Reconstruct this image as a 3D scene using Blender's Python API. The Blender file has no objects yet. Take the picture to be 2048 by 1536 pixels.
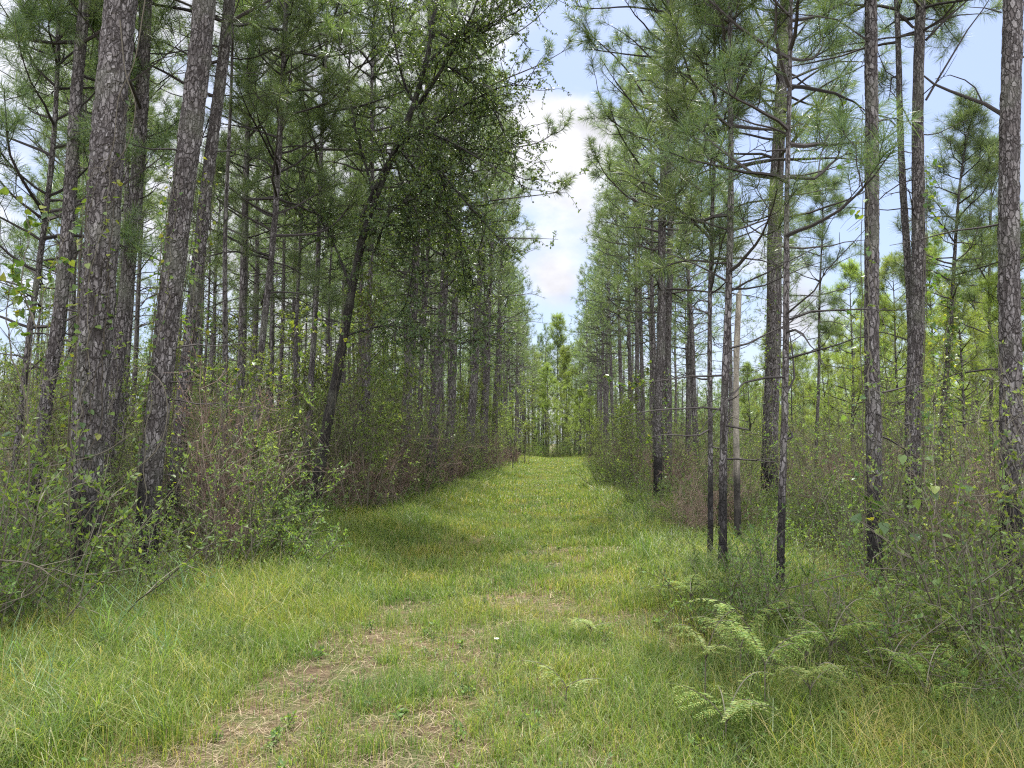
import bpy, math
import numpy as np

# ------------------------------------------------------------------ camera, sky, sun, exposure
sc = bpy.context.scene
F, CH = 1540.0, 1.6                       # focal length in photo pixels (2048 wide), eye height
PITCH, YAW = math.atan(117/F), math.atan(96/F)
cam = bpy.data.objects.new('camera', bpy.data.cameras.new('camera'))
sc.collection.objects.link(cam); sc.camera = cam
cam.location = (0, 0, CH)
cam.rotation_euler = (math.pi/2+PITCH, 0, YAW)
cam.data.sensor_width = 36; cam.data.lens = F/2048*36
cam.data.clip_start = 0.05; cam.data.clip_end = 2000
cam['kind'] = 'helper'

SUN_EL, SUN_AZ = math.radians(66), math.radians(6)      # azimuth measured from +Y towards +X
wd = bpy.data.worlds.new('World'); sc.world = wd; wd.use_nodes = True
EXPOSURE = 1.25
SKY_STRENGTH = 0.12
SUN_STRENGTH = 4.6
SUN_ANGLE = 5.0

sl = bpy.data.lights.new('sun', 'SUN'); so = bpy.data.objects.new('sun', sl)
sc.collection.objects.link(so)
sl.energy = SUN_STRENGTH; sl.angle = math.radians(SUN_ANGLE); sl.color = (1, .97, .91)
so.rotation_euler = (math.pi/2-SUN_EL, 0, math.pi-SUN_AZ)
so.location = (0, 0, 60)
sc.view_settings.view_transform = 'Standard'; sc.view_settings.look = 'None'
sc.view_settings.exposure = EXPOSURE; sc.view_settings.gamma = 1
sc.render.engine = 'CYCLES'
sc.cycles.max_bounces = 8; sc.cycles.diffuse_bounces = 5; sc.cycles.transmission_bounces = 5
sc.cycles.glossy_bounces = 2; sc.cycles.use_denoising = False; sc.cycles.filter_width = 1.2
sc.cycles.caustics_reflective = False; sc.cycles.caustics_refractive = False

# rotation of the camera, photo pixel -> world
cp, sp_ = math.cos(math.pi/2+PITCH), math.sin(math.pi/2+PITCH)
Rx = np.array([[1, 0, 0], [0, cp, -sp_], [0, sp_, cp]])
Rz = np.array([[math.cos(YAW), -math.sin(YAW), 0], [math.sin(YAW), math.cos(YAW), 0], [0, 0, 1]])
RC = Rz @ Rx
def ray(px, py):
    return RC @ np.array([(px-1024)/F, -(py-768)/F, -1.0])
def at(px, py, Y):
    d = ray(px, py); t = Y/d[1]
    return np.array([0, 0, CH]) + d*t
def unit_(v): return np.array(v)/np.linalg.norm(v)
def dirn(px, py):
    d = ray(px, py); return d/np.linalg.norm(d)

# sky: Nishita with cumulus laid over it by direction
nt = wd.node_tree; N = nt.nodes; L = nt.links
bg = N['Background']; bg.inputs['Strength'].default_value = SKY_STRENGTH
def nd(t, tree=None, **k):
    n = (tree or nt).nodes.new(t)
    for a, b in k.items(): setattr(n, a, b)
    return n
def lk(a, b, tree=None): (tree or nt).links.new(a, b)
sky = nd('ShaderNodeTexSky', sky_type='NISHITA', sun_disc=False, sun_elevation=SUN_EL, sun_rotation=SUN_AZ)
sky.air_density = 1.0; sky.dust_density = 1.6; sky.ozone_density = 1.4
tc = nd('ShaderNodeTexCoord')
def math_(op, a, b=None, tree=None, clamp=False):
    m = nd('ShaderNodeMath', tree, operation=op); m.use_clamp = clamp
    for i, v in enumerate((a, b)):
        if v is None: continue
        if isinstance(v, (int, float)): m.inputs[i].default_value = v
        else: (tree or nt).links.new(v, m.inputs[i])
    return m.outputs[0]
mp = nd('ShaderNodeMapping'); lk(tc.outputs['Generated'], mp.inputs[0]); mp.inputs['Scale'].default_value = (1, 1, 1.7)
n1 = nd('ShaderNodeTexNoise'); lk(mp.outputs[0], n1.inputs['Vector'])
n1.inputs['Scale'].default_value = 5.0; n1.inputs['Detail'].default_value = 9; n1.inputs['Roughness'].default_value = .58
n2 = nd('ShaderNodeTexNoise'); lk(mp.outputs[0], n2.inputs['Vector'])
n2.inputs['Scale'].default_value = 2.1; n2.inputs['Detail'].default_value = 3
acc = math_('ADD', math_('MULTIPLY', n1.outputs[0], 1.0), math_('MULTIPLY', n2.outputs[0], .25))
fill_cap = None
for (px, py, width, amp) in ((1150, 310, .075, .23), (1120, 235, .04, .16), (1200, 240, .04, .12), (1180, 450, .05, .08), (1115, 560, .03, .24),
                             (1560, 500, .10, .2), (1620, 640, .06, .24), (500, 120, .28, .22), (740, 640, .22, .2),
                             (1540, 80, .25, -.2), (1200, 90, .07, -.35), (1640, 380, .12, -.12), (1850, 400, .14, -.26), (1230, 560, .04, -.2),
                             ('v', (0, -.35, .9), .8, .35), ('v', (.75, -.6, .3), .7, .3), ('v', (-.8, -.5, .3), .8, .35)):  # last three lobes: unseen cloud added to fill the shadows
    d = unit_(py) if px == 'v' else dirn(px, py)
    dp = nd('ShaderNodeVectorMath', operation='DOT_PRODUCT'); lk(tc.outputs['Generated'], dp.inputs[0]); dp.inputs[1].default_value = d
    a = math_('SUBTRACT', 1.0, dp.outputs['Value'])
    g = math_('POWER', 2.71828, math_('MULTIPLY', a, -1/(width*width/2)))
    acc = math_('ADD', acc, math_('MULTIPLY', g, amp))
    if px == 'v': fill_cap = g if fill_cap is None else math_('ADD', fill_cap, g)
mr = nd('ShaderNodeMapRange', interpolation_type='SMOOTHSTEP'); lk(acc, mr.inputs[0])
mr.inputs[1].default_value = .60; mr.inputs[2].default_value = .92
n3 = nd('ShaderNodeTexNoise'); lk(mp.outputs[0], n3.inputs['Vector']); n3.inputs['Scale'].default_value = 11; n3.inputs['Detail'].default_value = 6
cr = nd('ShaderNodeMapRange'); lk(n3.outputs[0], cr.inputs[0]); cr.inputs[1].default_value = .3; cr.inputs[2].default_value = .65
cr.inputs[3].default_value = 2.15; cr.inputs[4].default_value = 3.55
cc = nd('ShaderNodeCombineColor')
# extra-bright cloud added overhead and behind the viewer, out of frame, as fill light
cl_ = math_('MULTIPLY', cr.outputs[0], math_('ADD', math_('MULTIPLY', fill_cap, 2.9), 1.0))
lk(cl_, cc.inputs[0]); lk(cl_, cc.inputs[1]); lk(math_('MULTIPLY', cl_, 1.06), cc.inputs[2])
# thin high veil whitens the blue
veil = nd('ShaderNodeMix', data_type='RGBA'); veil.inputs[0].default_value = .6
lk(sky.outputs[0], veil.inputs[6]); veil.inputs[7].default_value = (1.6, 1.9, 3.05, 1)
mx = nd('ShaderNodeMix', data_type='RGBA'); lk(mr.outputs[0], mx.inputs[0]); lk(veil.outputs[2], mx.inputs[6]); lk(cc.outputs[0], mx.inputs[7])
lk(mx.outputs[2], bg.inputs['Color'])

# ------------------------------------------------------------------ helpers
rng = np.random.default_rng(7)
COL = sc.collection
def unit(v): return v/np.maximum(np.linalg.norm(v, axis=-1, keepdims=True), 1e-9)
def gz(x, y):
    x = np.asarray(x, float); y = np.asarray(y, float)
    return .035*np.sin(x*.9+1.1*np.sin(y*.31))+.03*np.sin(y*.7+x*.4)+.012*np.sin(x*3.1+y*2.3)

class MB:
    def __init__(s): s.v = []; s.f = []; s.n = 0; s.attr = {}
    def add(s, V, T, **attr):
        V = np.asarray(V, np.float32).reshape(-1, 3)
        if len(V) == 0: return
        s.v.append(V); s.f.append(np.asarray(T, np.int32).reshape(-1, 3)+s.n); s.n += len(V)
        for k, a in attr.items(): s.attr.setdefault(k, []).append(np.asarray(a, np.float32).ravel())
    def mesh(s, name, mat, smooth=False):
        V = np.concatenate(s.v); T = np.concatenate(s.f)
        me = bpy.data.meshes.new(name)
        me.vertices.add(len(V)); me.vertices.foreach_set('co', V.ravel())
        me.loops.add(T.size); me.loops.foreach_set('vertex_index', T.ravel())
        me.polygons.add(len(T)); me.polygons.foreach_set('loop_start', np.arange(0, T.size, 3, dtype=np.int32))
        try: me.polygons.foreach_set('loop_total', np.full(len(T), 3, dtype=np.int32))
        except Exception: pass
        me.polygons.foreach_set('use_smooth', np.full(len(T), smooth))
        for k, a in s.attr.items():
            at_ = me.attributes.new(k, 'FLOAT', 'POINT'); at_.data.foreach_set('value', np.concatenate(a))
        me.materials.append(mat); me.update(); me.validate()
        return me
def link(name, data, parent=None, loc=(0, 0, 0), rz=0, s=1):
    o = bpy.data.objects.new(name, data); COL.objects.link(o)
    o.location = loc; o.rotation_euler = (0, 0, rz); o.scale = (s, s, s)
    if parent: o.parent = parent
    return o
def tag(o, label=None, cat=None, group=None, kind=None):
    for k, v in (('label', label), ('category', cat), ('group', group), ('kind', kind)):
        if v: o[k] = v
    return o

def tubes(mb, P, R, sides=4, **kw):
    """P (n,k,3) polylines, R (n,k) radii"""
    P = np.asarray(P, float); R = np.asarray(R, float)
    if len(P) == 0: return
    n, k, _ = P.shape
    T = np.empty_like(P); T[:, 1:-1] = P[:, 2:]-P[:, :-2]; T[:, 0] = P[:, 1]-P[:, 0]; T[:, -1] = P[:, -1]-P[:, -2]
    T = unit(T)
    ref = np.where(np.abs(T[..., 2:3]) > .8, np.array([1., 0, 0]), np.array([0, 0, 1.]))
    # keep one reference per polyline to avoid twisting
    ref = np.repeat(ref[:, :1], k, 1)
    U = unit(np.cross(T, ref)); W = np.cross(T, U)
    a = np.arange(sides)*2*math.pi/sides
    V = P[:, :, None]+R[:, :, None, None]*(np.cos(a)[None, None, :, None]*U[:, :, None]+np.sin(a)[None, None, :, None]*W[:, :, None])
    base = (np.arange(n)*k*sides)[:, None, None]+(np.arange(k-1)*sides)[None, :, None]
    i = np.arange(sides)[None, None]; j = (i+1) % sides
    A = base+i; B = base+j; C = base+sides+j; D = base+sides+i
    mb.add(V, np.concatenate([np.stack([A, B, C], -1).reshape(-1, 3), np.stack([A, C, D], -1).reshape(-1, 3)]), **kw)

def rand_unit(n):
    v = rng.normal(size=(n, 3)); return unit(v)

def needles(mb, P, D, m, Ln, w, spread=(12, 95), along=.12, segs=2):
    """bursts of pine needles at twig ends"""
    n = len(P)
    if n == 0: return
    D = unit(D); P = np.repeat(P, m, 0); D = np.repeat(D, m, 0)
    sz = np.repeat(rng.uniform(.75, 1.15, n), m)
    u = rng.uniform(0, 1, n*m)**1.3
    q = rand_unit(n*m); q = unit(q-D*np.sum(q*D, 1, keepdims=True))
    th = np.radians(spread[0]+(spread[1]-spread[0])*np.clip(u*.8+rng.uniform(0, .35, n*m), 0, 1))
    d = D*np.cos(th)[:, None]+q*np.sin(th)[:, None]
    B = P-D*(u*along)[:, None]
    ln = (Ln*rng.uniform(.7, 1.05, n*m)*sz)[:, None]
    side = unit(np.cross(d, rand_unit(n*m)))*w/2
    dr = np.zeros((n*m, 3)); dr[:, 2] = -.16*ln[:, 0]
    if segs == 1:
        V = np.stack([B-side, B+side, B+d*ln+dr], 1)
        T = np.arange(n*m*3).reshape(-1, 3)
    else:
        M = B+d*ln*.55+dr*.25
        V = np.stack([B-side*.8, B+side*.8, M-side, M+side, B+d*ln+dr], 1)
        b = (np.arange(n*m)*5)[:, None]
        T = np.concatenate([b+[0, 1, 3], b+[0, 3, 2], b+[2, 3, 4]])
    mb.add(V, T)

def leaves(mb, P, D, Ln, W, up=.5, fold=.12):
    """small leaves: 4-gon folded on its midrib. P base, D direction"""
    n = len(P)
    if n == 0: return
    D = unit(D); ln = np.broadcast_to(Ln, (n,))*rng.uniform(.65, 1.2, n); wd_ = np.broadcast_to(W, (n,))*rng.uniform(.75, 1.15, n)
    nn = rand_unit(n); nn[:, 2] += up*2; nn = unit(nn-D*np.sum(nn*D, 1, keepdims=True))
    S = np.cross(D, nn)
    M = P+D*(ln*.45)[:, None]
    up_ = nn*(wd_*fold)[:, None]
    V = np.stack([P, M+S*(wd_/2)[:, None]+up_, P+D*ln[:, None], M-S*(wd_/2)[:, None]+up_, M], 1)
    b = (np.arange(n)*5)[:, None]
    mb.add(V, np.concatenate([b+[0, 1, 4], b+[1, 2, 4], b+[2, 3, 4], b+[3, 0, 4]]))

def heart_leaves(mb, P, D, size, up=.7):
    n = len(P)
    if n == 0: return
    D = unit(D); s = (np.broadcast_to(size, (n,))*rng.uniform(.6, 1.2, n))[:, None]
    nn = rand_unit(n); nn[:, 2] += up*2; nn = unit(nn-D*np.sum(nn*D, 1, keepdims=True)); S = np.cross(D, nn)
    prof = [(-.08, .22, .0), (.12, .42, .06), (.42, .40, .07), (.72, .2, .03)]
    vs = [P, P+D*s]
    for (a, b, c) in prof:
        vs += [P+D*s*a+S*s*b+nn*s*c, P+D*s*a-S*s*b+nn*s*c]
    vs.append(P+D*s*.45)
    V = np.stack(vs, 1); b = (np.arange(n)*11)[:, None]
    order = [0, 2, 4, 6, 8, 1, 9, 7, 5, 3]
    T = [b+[order[i], order[(i+1) % 10], 10] for i in range(10)]
    mb.add(V, np.concatenate(T))

def sample_poly(P, m, lo=0., hi=1.):
    """m samples on each polyline -> pos (n*m,3), tangent, parameter"""
    n, k, _ = P.shape
    t = rng.uniform(lo, hi, (n, m)); f = t*(k-1); i = np.minimum(f.astype(int), k-2); fr = (f-i)[..., None]
    r = np.arange(n)[:, None]
    A = P[r, i]; B = P[r, i+1]
    return (A+(B-A)*fr).reshape(-1, 3), unit((B-A).reshape(-1, 3)), t.ravel()

def grow(S, D, Ln, k=5, curl=.5, wob=.12, up=(0, 0, 1)):
    """curved polylines from S along D, bending towards up"""
    n = len(S); Ln = np.broadcast_to(Ln, (n,)); D = unit(D)
    P = np.empty((n, k, 3)); P[:, 0] = S; d = D.copy(); up = np.asarray(up, float); st = (Ln/(k-1))[:, None]
    cv = np.broadcast_to(curl, (n,))[:, None]
    for i in range(1, k):
        d = unit(d+up*cv/(k-1)+rng.normal(size=(n, 3))*wob)
        P[:, i] = P[:, i-1]+d*st
    return P
def rad(n, k, r0, r1):
    r0 = np.broadcast_to(r0, (n,))[:, None]; r1 = np.broadcast_to(r1, (n,))[:, None]
    return r0+(r1-r0)*np.linspace(0, 1, k)[None]

# ------------------------------------------------------------------ materials
def mat_new(name):
    m = bpy.data.materials.new(name); m.use_nodes = True; t = m.node_tree; t.nodes.clear()
    out = t.nodes.new('ShaderNodeOutputMaterial'); return m, t, out
def ramp(t, fac, stops, interp='LINEAR'):
    r = t.nodes.new('ShaderNodeValToRGB'); r.color_ramp.interpolation = interp
    e = r.color_ramp.elements
    while len(e) > 1: e.remove(e[-1])
    e[0].position = stops[0][0]; e[0].color = (*stops[0][1], 1)
    for p, c in stops[1:]:
        x = e.new(p); x.color = (*c, 1)
    t.links.new(fac, r.inputs[0]); return r.outputs[0]
def leaf_mat(name, cols, trans=.45, rough=.5, spec=.3, var=.25, tint=(1.25, 1.15, .45)):
    m, t, out = mat_new(name)
    g = t.nodes.new('ShaderNodeNewGeometry'); oi = t.nodes.new('ShaderNodeObjectInfo')
    n = len(cols)
    c = ramp(t, g.outputs['Random Per Island'], [(i/(max(n-1, 1)), cols[i]) for i in range(n)])
    hv = t.nodes.new('ShaderNodeHueSaturation'); t.links.new(c, hv.inputs['Color'])
    v = math_('ADD', math_('MULTIPLY', oi.outputs['Random'], var, t), 1-var/2, t)
    t.links.new(v, hv.inputs['Value'])
    h = math_('ADD', math_('MULTIPLY', oi.outputs['Random'], .02, t), .49, t); t.links.new(h, hv.inputs['Hue'])
    p = t.nodes.new('ShaderNodeBsdfPrincipled'); t.links.new(hv.outputs[0], p.inputs['Base Color'])
    p.inputs['Roughness'].default_value = rough; p.inputs['Specular IOR Level'].default_value = spec
    tr = t.nodes.new('ShaderNodeBsdfTranslucent')
    mc = t.nodes.new('ShaderNodeMix'); mc.data_type = 'RGBA'; mc.blend_type = 'MULTIPLY'; mc.inputs[0].default_value = 1
    t.links.new(hv.outputs[0], mc.inputs[6]); mc.inputs[7].default_value = (*[x*1.5 for x in tint], 1)
    t.links.new(mc.outputs[2], tr.inputs[0])
    ms = t.nodes.new('ShaderNodeMixShader'); ms.inputs[0].default_value = trans
    t.links.new(p.outputs[0], ms.inputs[1]); t.links.new(tr.outputs[0], ms.inputs[2]); t.links.new(ms.outputs[0], out.inputs[0])
    return m
def patchy(m):
    t = m.node_tree; hv = [n for n in t.nodes if n.type == 'HUE_SAT'][0]
    tcn = t.nodes.new('ShaderNodeTexCoord')
    def noi(s_, d_):
        n = t.nodes.new('ShaderNodeTexNoise'); t.links.new(tcn.outputs['Object'], n.inputs['Vector']); n.inputs['Scale'].default_value = s_; n.inputs['Detail'].default_value = d_; return n.outputs[0]
    c = ramp(t, noi(.9, 5), [(.36, (.72, .86, .8)), (.47, (.95, 1, .9)), (.56, (1.08, 1.05, .85)), (.68, (1.45, 1.2, 1.1))])
    mu = t.nodes.new('ShaderNodeMix'); mu.data_type = 'RGBA'; mu.blend_type = 'MULTIPLY'; mu.inputs[0].default_value = 1
    src = hv.inputs['Color'].links[0].from_socket; t.links.new(src, mu.inputs[6]); t.links.new(c, mu.inputs[7]); t.links.new(mu.outputs[2], hv.inputs['Color'])
    return m
def twig_mat(name, cols, rough=.85):
    m, t, out = mat_new(name)
    g = t.nodes.new('ShaderNodeNewGeometry')
    c = ramp(t, g.outputs['Random Per Island'], [(i/(len(cols)-1), cols[i]) for i in range(len(cols))])
    p = t.nodes.new('ShaderNodeBsdfPrincipled'); t.links.new(c, p.inputs['Base Color']); p.inputs['Roughness'].default_value = rough
    p.inputs['Specular IOR Level'].default_value = .2
    t.links.new(p.outputs[0], out.inputs[0]); return m
def bark_mat(name, near, plates, fiss, char=True, scale=11):
    m, t, out = mat_new(name)
    tcn = t.nodes.new('ShaderNodeTexCoord'); oc = tcn.outputs['Object']
    mpn = t.nodes.new('ShaderNodeMapping'); t.links.new(oc, mpn.inputs[0]); mpn.inputs['Scale'].default_value = (1, 1, .38)
    nz = t.nodes.new('ShaderNodeTexNoise'); t.links.new(oc, nz.inputs['Vector']); nz.inputs['Scale'].default_value = 38; nz.inputs['Detail'].default_value = 6; nz.inputs['Roughness'].default_value = .65
    nb = t.nodes.new('ShaderNodeTexNoise'); t.links.new(oc, nb.inputs['Vector']); nb.inputs['Scale'].default_value = 2.3; nb.inputs['Detail'].default_value = 4
    # wobble the cells so the plates do not read as a regular net
    nw = t.nodes.new('ShaderNodeTexNoise'); t.links.new(oc, nw.inputs['Vector']); nw.inputs['Scale'].default_value = 14; nw.inputs['Detail'].default_value = 3
    sub = t.nodes.new('ShaderNodeVectorMath'); sub.operation = 'MULTIPLY_ADD'; t.links.new(nw.outputs[1], sub.inputs[0]); sub.inputs[1].default_value = (.045, .045, .06)
    t.links.new(mpn.outputs[0], sub.inputs[2])
    vo = t.nodes.new('ShaderNodeTexVoronoi'); vo.feature = 'DISTANCE_TO_EDGE'; t.links.new(sub.outputs[0], vo.inputs['Vector']); vo.inputs['Scale'].default_value = scale
    v1 = t.nodes.new('ShaderNodeTexVoronoi'); t.links.new(sub.outputs[0], v1.inputs['Vector']); v1.inputs['Scale'].default_value = scale
    sx = t.nodes.new('ShaderNodeSeparateColor'); t.links.new(v1.outputs['Color'], sx.inputs[0]); cell = sx.outputs[0]
    mrn = t.nodes.new('ShaderNodeMapRange'); t.links.new(vo.outputs[0], mrn.inputs[0]); mrn.inputs[1].default_value = .01; mrn.inputs[2].default_value = .13; cf = mrn.outputs[0]
    # long vertical furrows that join the cracks
    mf = t.nodes.new('ShaderNodeMapping'); t.links.new(oc, mf.inputs[0]); mf.inputs['Scale'].default_value = (1, 1, .14)
    nf = t.nodes.new('ShaderNodeTexNoise'); t.links.new(mf.outputs[0], nf.inputs['Vector']); nf.inputs['Scale'].default_value = 30; nf.inputs['Detail'].default_value = 4
    mrf = t.nodes.new('ShaderNodeMapRange'); t.links.new(nf.outputs[0], mrf.inputs[0]); mrf.inputs[1].default_value = .38; mrf.inputs[2].default_value = .5
    cf = math_('MULTIPLY', cf, math_('ADD', math_('MULTIPLY', mrf.outputs[0], .75, t), .25, t), t)
    c1 = ramp(t, cell, [(0, plates[0]), (.4, plates[1]), (.75, plates[2]), (1, plates[3])])
    mixn = t.nodes.new('ShaderNodeMix'); mixn.data_type = 'RGBA'; t.links.new(cf, mixn.inputs[0]); mixn.inputs[6].default_value = (*fiss, 1); t.links.new(c1, mixn.inputs[7])
    mul = t.nodes.new('ShaderNodeMix'); mul.data_type = 'RGBA'; mul.blend_type = 'MULTIPLY'; mul.inputs[0].default_value = .75
    t.links.new(mixn.outputs[2], mul.inputs[6]); t.links.new(ramp(t, nz.outputs[0], [(.3, (.62, .6, .6)), (.7, (1.28, 1.27, 1.26))]), mul.inputs[7])
    # lichen bloom in broad patches
    lic = t.nodes.new('ShaderNodeMix'); lic.data_type = 'RGBA'
    mrl = t.nodes.new('ShaderNodeMapRange'); t.links.new(nb.outputs[0], mrl.inputs[0]); mrl.inputs[1].default_value = .5; mrl.inputs[2].default_value = .75; mrl.inputs[4].default_value = .5
    t.links.new(mrl.outputs[0], lic.inputs[0]); t.links.new(mul.outputs[2], lic.inputs[6]); lic.inputs[7].default_value = (.17, .18, .14, 1)
    col = lic.outputs[2]
    if char:
        # a ground fire has charred the foot of each trunk, higher on one side
        sxyz = t.nodes.new('ShaderNodeSeparateXYZ'); t.links.new(oc, sxyz.inputs[0])
        zz = math_('ADD', sxyz.outputs[2], math_('MULTIPLY', nb.outputs[0], -1.9, t), t)
        zz = math_('ADD', zz, math_('MULTIPLY', sxyz.outputs[0], 1.2, t), t)
        mrc = t.nodes.new('ShaderNodeMapRange'); t.links.new(zz, mrc.inputs[0]); mrc.inputs[1].default_value = -.15; mrc.inputs[2].default_value = .6
        mrc.inputs[3].default_value = .93; mrc.inputs[4].default_value = 0
        ch = t.nodes.new('ShaderNodeMix'); ch.data_type = 'RGBA'; t.links.new(mrc.outputs[0], ch.inputs[0]); t.links.new(col, ch.inputs[6]); ch.inputs[7].default_value = (.014, .013, .013, 1)
        col = ch.outputs[2]
    p = t.nodes.new('ShaderNodeBsdfPrincipled'); t.links.new(col, p.inputs['Base Color']); p.inputs['Roughness'].default_value = .9; p.inputs['Specular IOR Level'].default_value = .25
    bp = t.nodes.new('ShaderNodeBump'); bp.inputs['Strength'].default_value = .8; bp.inputs['Distance'].default_value = .012
    hh = math_('ADD', math_('MULTIPLY', nz.outputs[0], .6, t), math_('MULTIPLY', cf, 1.6, t), t)
    t.links.new(hh, bp.inputs['Height']); t.links.new(bp.outputs[0], p.inputs['Normal'])
    t.links.new(p.outputs[0], out.inputs[0]); return m

PL = [(.098, .088, .086), (.137, .126, .125), (.176, .165, .165), (.23, .219, .219)]
M_BARKN = bark_mat('bark_plated', True, PL, (.032, .027, .026), scale=25)
M_BARKF = bark_mat('bark_scaly', False, PL, (.03, .025, .024), scale=17)
M_OAKB = bark_mat('bark_smooth', False, [(.035, .032, .03), (.042, .038, .036), (.05, .046, .042), (.06, .055, .05)], (.02, .018, .017), scale=26)
M_LIMB = twig_mat('limb_bark', [(.025, .022, .022), (.045, .04, .038), (.07, .062, .06)])
M_DEAD = bark_mat('dead_wood', False, [(.3, .27, .22), (.34, .31, .26), (.38, .35, .29), (.42, .39, .33)], (.2, .18, .15), scale=5)
M_NEEDLE = leaf_mat('pine_needles', [(.062, .1, .055), (.082, .127, .062), (.11, .155, .07), (.155, .19, .078)], .45, .4, .45, .35, (1.1, 1.12, .55))
M_NEEDLEB = leaf_mat('young_pine_needles', [(.12, .175, .05), (.165, .225, .06), (.22, .28, .075)], .55, .45, .4, .3, (1.15, 1.1, .6))
M_OAK = leaf_mat('oak_leaves', [(.042, .075, .037), (.06, .1, .044), (.082, .128, .052), (.115, .165, .06)], .36, .4, .3, .1)
M_SAP = leaf_mat('sapling_leaves', [(.075, .115, .04), (.105, .155, .048), (.145, .2, .058), (.21, .26, .07)], .5, .45, .35, .4, (1.15, 1.08, .55))
M_SHRUB = leaf_mat('shrub_leaves', [(.055, .1, .035), (.08, .135, .042), (.115, .18, .052), (.16, .225, .07)], .42, .5, .22, .5)
M_VINE = leaf_mat('vine_leaves', [(.05, .1, .035), (.08, .15, .04), (.13, .21, .05), (.25, .27, .05)], .45, .4, .45, .2)
M_FERN = leaf_mat('fern_fronds', [(.1, .165, .045), (.145, .215, .055), (.19, .26, .065), (.28, .27, .09)], .45, .5, .25, .35)
M_GRASS = leaf_mat('grass_blades', [(.05, .082, .022), (.074, .115, .026), (.1, .148, .031), (.14, .185, .041), (.185, .2, .056), (.29, .235, .13)], .42, .45, .35, .1, (1.05, 1.15, .5))
M_TALL = leaf_mat('tall_grass_blades', [(.06, .125, .05), (.09, .17, .065), (.14, .23, .09)], .4, .4, .4, .2)
M_STRAW = twig_mat('pine_straw', [(.075, .055, .036), (.135, .105, .066), (.2, .16, .1), (.3, .25, .165)])
M_BRUSH = twig_mat('brush_twigs', [(.085, .055, .042), (.14, .095, .073), (.19, .14, .112), (.28, .22, .18)])
M_STEM = twig_mat('shrub_stems', [(.05, .042, .034), (.085, .075, .055), (.14, .13, .1)])
M_DRY = leaf_mat('dry_leaves', [(.2, .11, .07), (.28, .17, .1), (.33, .22, .12)], .3, .7, .2, .3, (1.1, .9, .6))

patchy(M_GRASS)
def ground_mat():
    m, t, out = mat_new('forest_floor')
    tcn = t.nodes.new('ShaderNodeTexCoord'); oc = tcn.outputs['Object']
    def noi(s, d=5, r=.6):
        n = t.nodes.new('ShaderNodeTexNoise'); t.links.new(oc, n.inputs['Vector']); n.inputs['Scale'].default_value = s; n.inputs['Detail'].default_value = d; n.inputs['Roughness'].default_value = r; return n.outputs[0]
    c = ramp(t, noi(45, 8, .75), [(.3, (.03, .022, .016)), (.45, (.08, .058, .038)), (.58, (.15, .112, .07)), (.72, (.27, .215, .14))])
    d = ramp(t, noi(.8, 5), [(.35, (.6, .58, .55)), (.65, (1.15, 1.12, 1.05))])
    mu = t.nodes.new('ShaderNodeMix'); mu.data_type = 'RGBA'; mu.blend_type = 'MULTIPLY'; mu.inputs[0].default_value = 1; t.links.new(c, mu.inputs[6]); t.links.new(d, mu.inputs[7])
    mo = t.nodes.new('ShaderNodeMix'); mo.data_type = 'RGBA'; mo.inputs[7].default_value = (.07, .1, .03, 1)
    mrg = t.nodes.new('ShaderNodeMapRange'); t.links.new(noi(5, 4), mrg.inputs[0]); mrg.inputs[1].default_value = .45; mrg.inputs[2].default_value = .62; mrg.inputs[4].default_value = .6
    t.links.new(mrg.outputs[0], mo.inputs[0]); t.links.new(mu.outputs[2], mo.inputs[6])
    p = t.nodes.new('ShaderNodeBsdfPrincipled'); t.links.new(mo.outputs[2], p.inputs['Base Color']); p.inputs['Roughness'].default_value = .95; p.inputs['Specular IOR Level'].default_value = .1
    bp = t.nodes.new('ShaderNodeBump'); bp.inputs['Distance'].default_value = .03; t.links.new(noi(60, 6), bp.inputs['Height']); t.links.new(bp.outputs[0], p.inputs['Normal'])
    t.links.new(p.outputs[0], out.inputs[0]); return m

# ------------------------------------------------------------------ ground
def grid_ground():
    xs = np.concatenate([np.linspace(-600, -40, 12)[:-1], np.linspace(-40, 40, 321), np.linspace(40, 600, 12)[1:]])
    ys = np.concatenate([np.linspace(-200, -10, 6)[:-1], np.linspace(-10, 60, 281), np.linspace(60, 900, 30)[1:]])
    X, Y = np.meshgrid(xs, ys); fade = np.clip(1-(np.hypot(X, Y)-90)/60, 0, 1)
    V = np.stack([X, Y, gz(X, Y)*fade], -1); nx, ny = len(xs), len(ys)
    i = (np.arange(ny-1)[:, None]*nx+np.arange(nx-1)[None]).ravel()
    mb = MB(); mb.add(V, np.concatenate([np.stack([i, i+1, i+nx+1], 1), np.stack([i, i+nx+1, i+nx], 1)]))
    return mb.mesh('ground', ground_mat(), True)
tag(link('ground', grid_ground()), 'pine straw covered forest floor running to the horizon', kind='structure')

# ------------------------------------------------------------------ trunks
def cells(u, v, nu, seed):
    """jittered cell noise wrapped in u; returns edge distance and per-cell random"""
    r = np.random.default_rng(seed); nv = int(v.max())+4
    jx = r.uniform(.05, .95, (nv, nu)); jy = r.uniform(.05, .95, (nv, nu)); cr_ = r.uniform(0, 1, (nv, nu))
    iu = np.floor(u).astype(int); iv = np.floor(v).astype(int)
    f1 = np.full(u.shape, 9.); f2 = np.full(u.shape, 9.); cid = np.zeros(u.shape)
    for dv in (-1, 0, 1):
        for du in (-1, 0, 1):
            a = (iu+du) % nu; b = np.clip(iv+dv, 0, nv-1)
            d = np.hypot(iu+du+jx[b, a]-u, .8*(iv+dv+jy[b, a]-v))
            c = cr_[b, a]; m1 = d < f1
            f2 = np.where(m1, f1, np.minimum(f2, d)); cid = np.where(m1, c, cid); f1 = np.where(m1, d, f1)
    return f2-f1, cid

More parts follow.
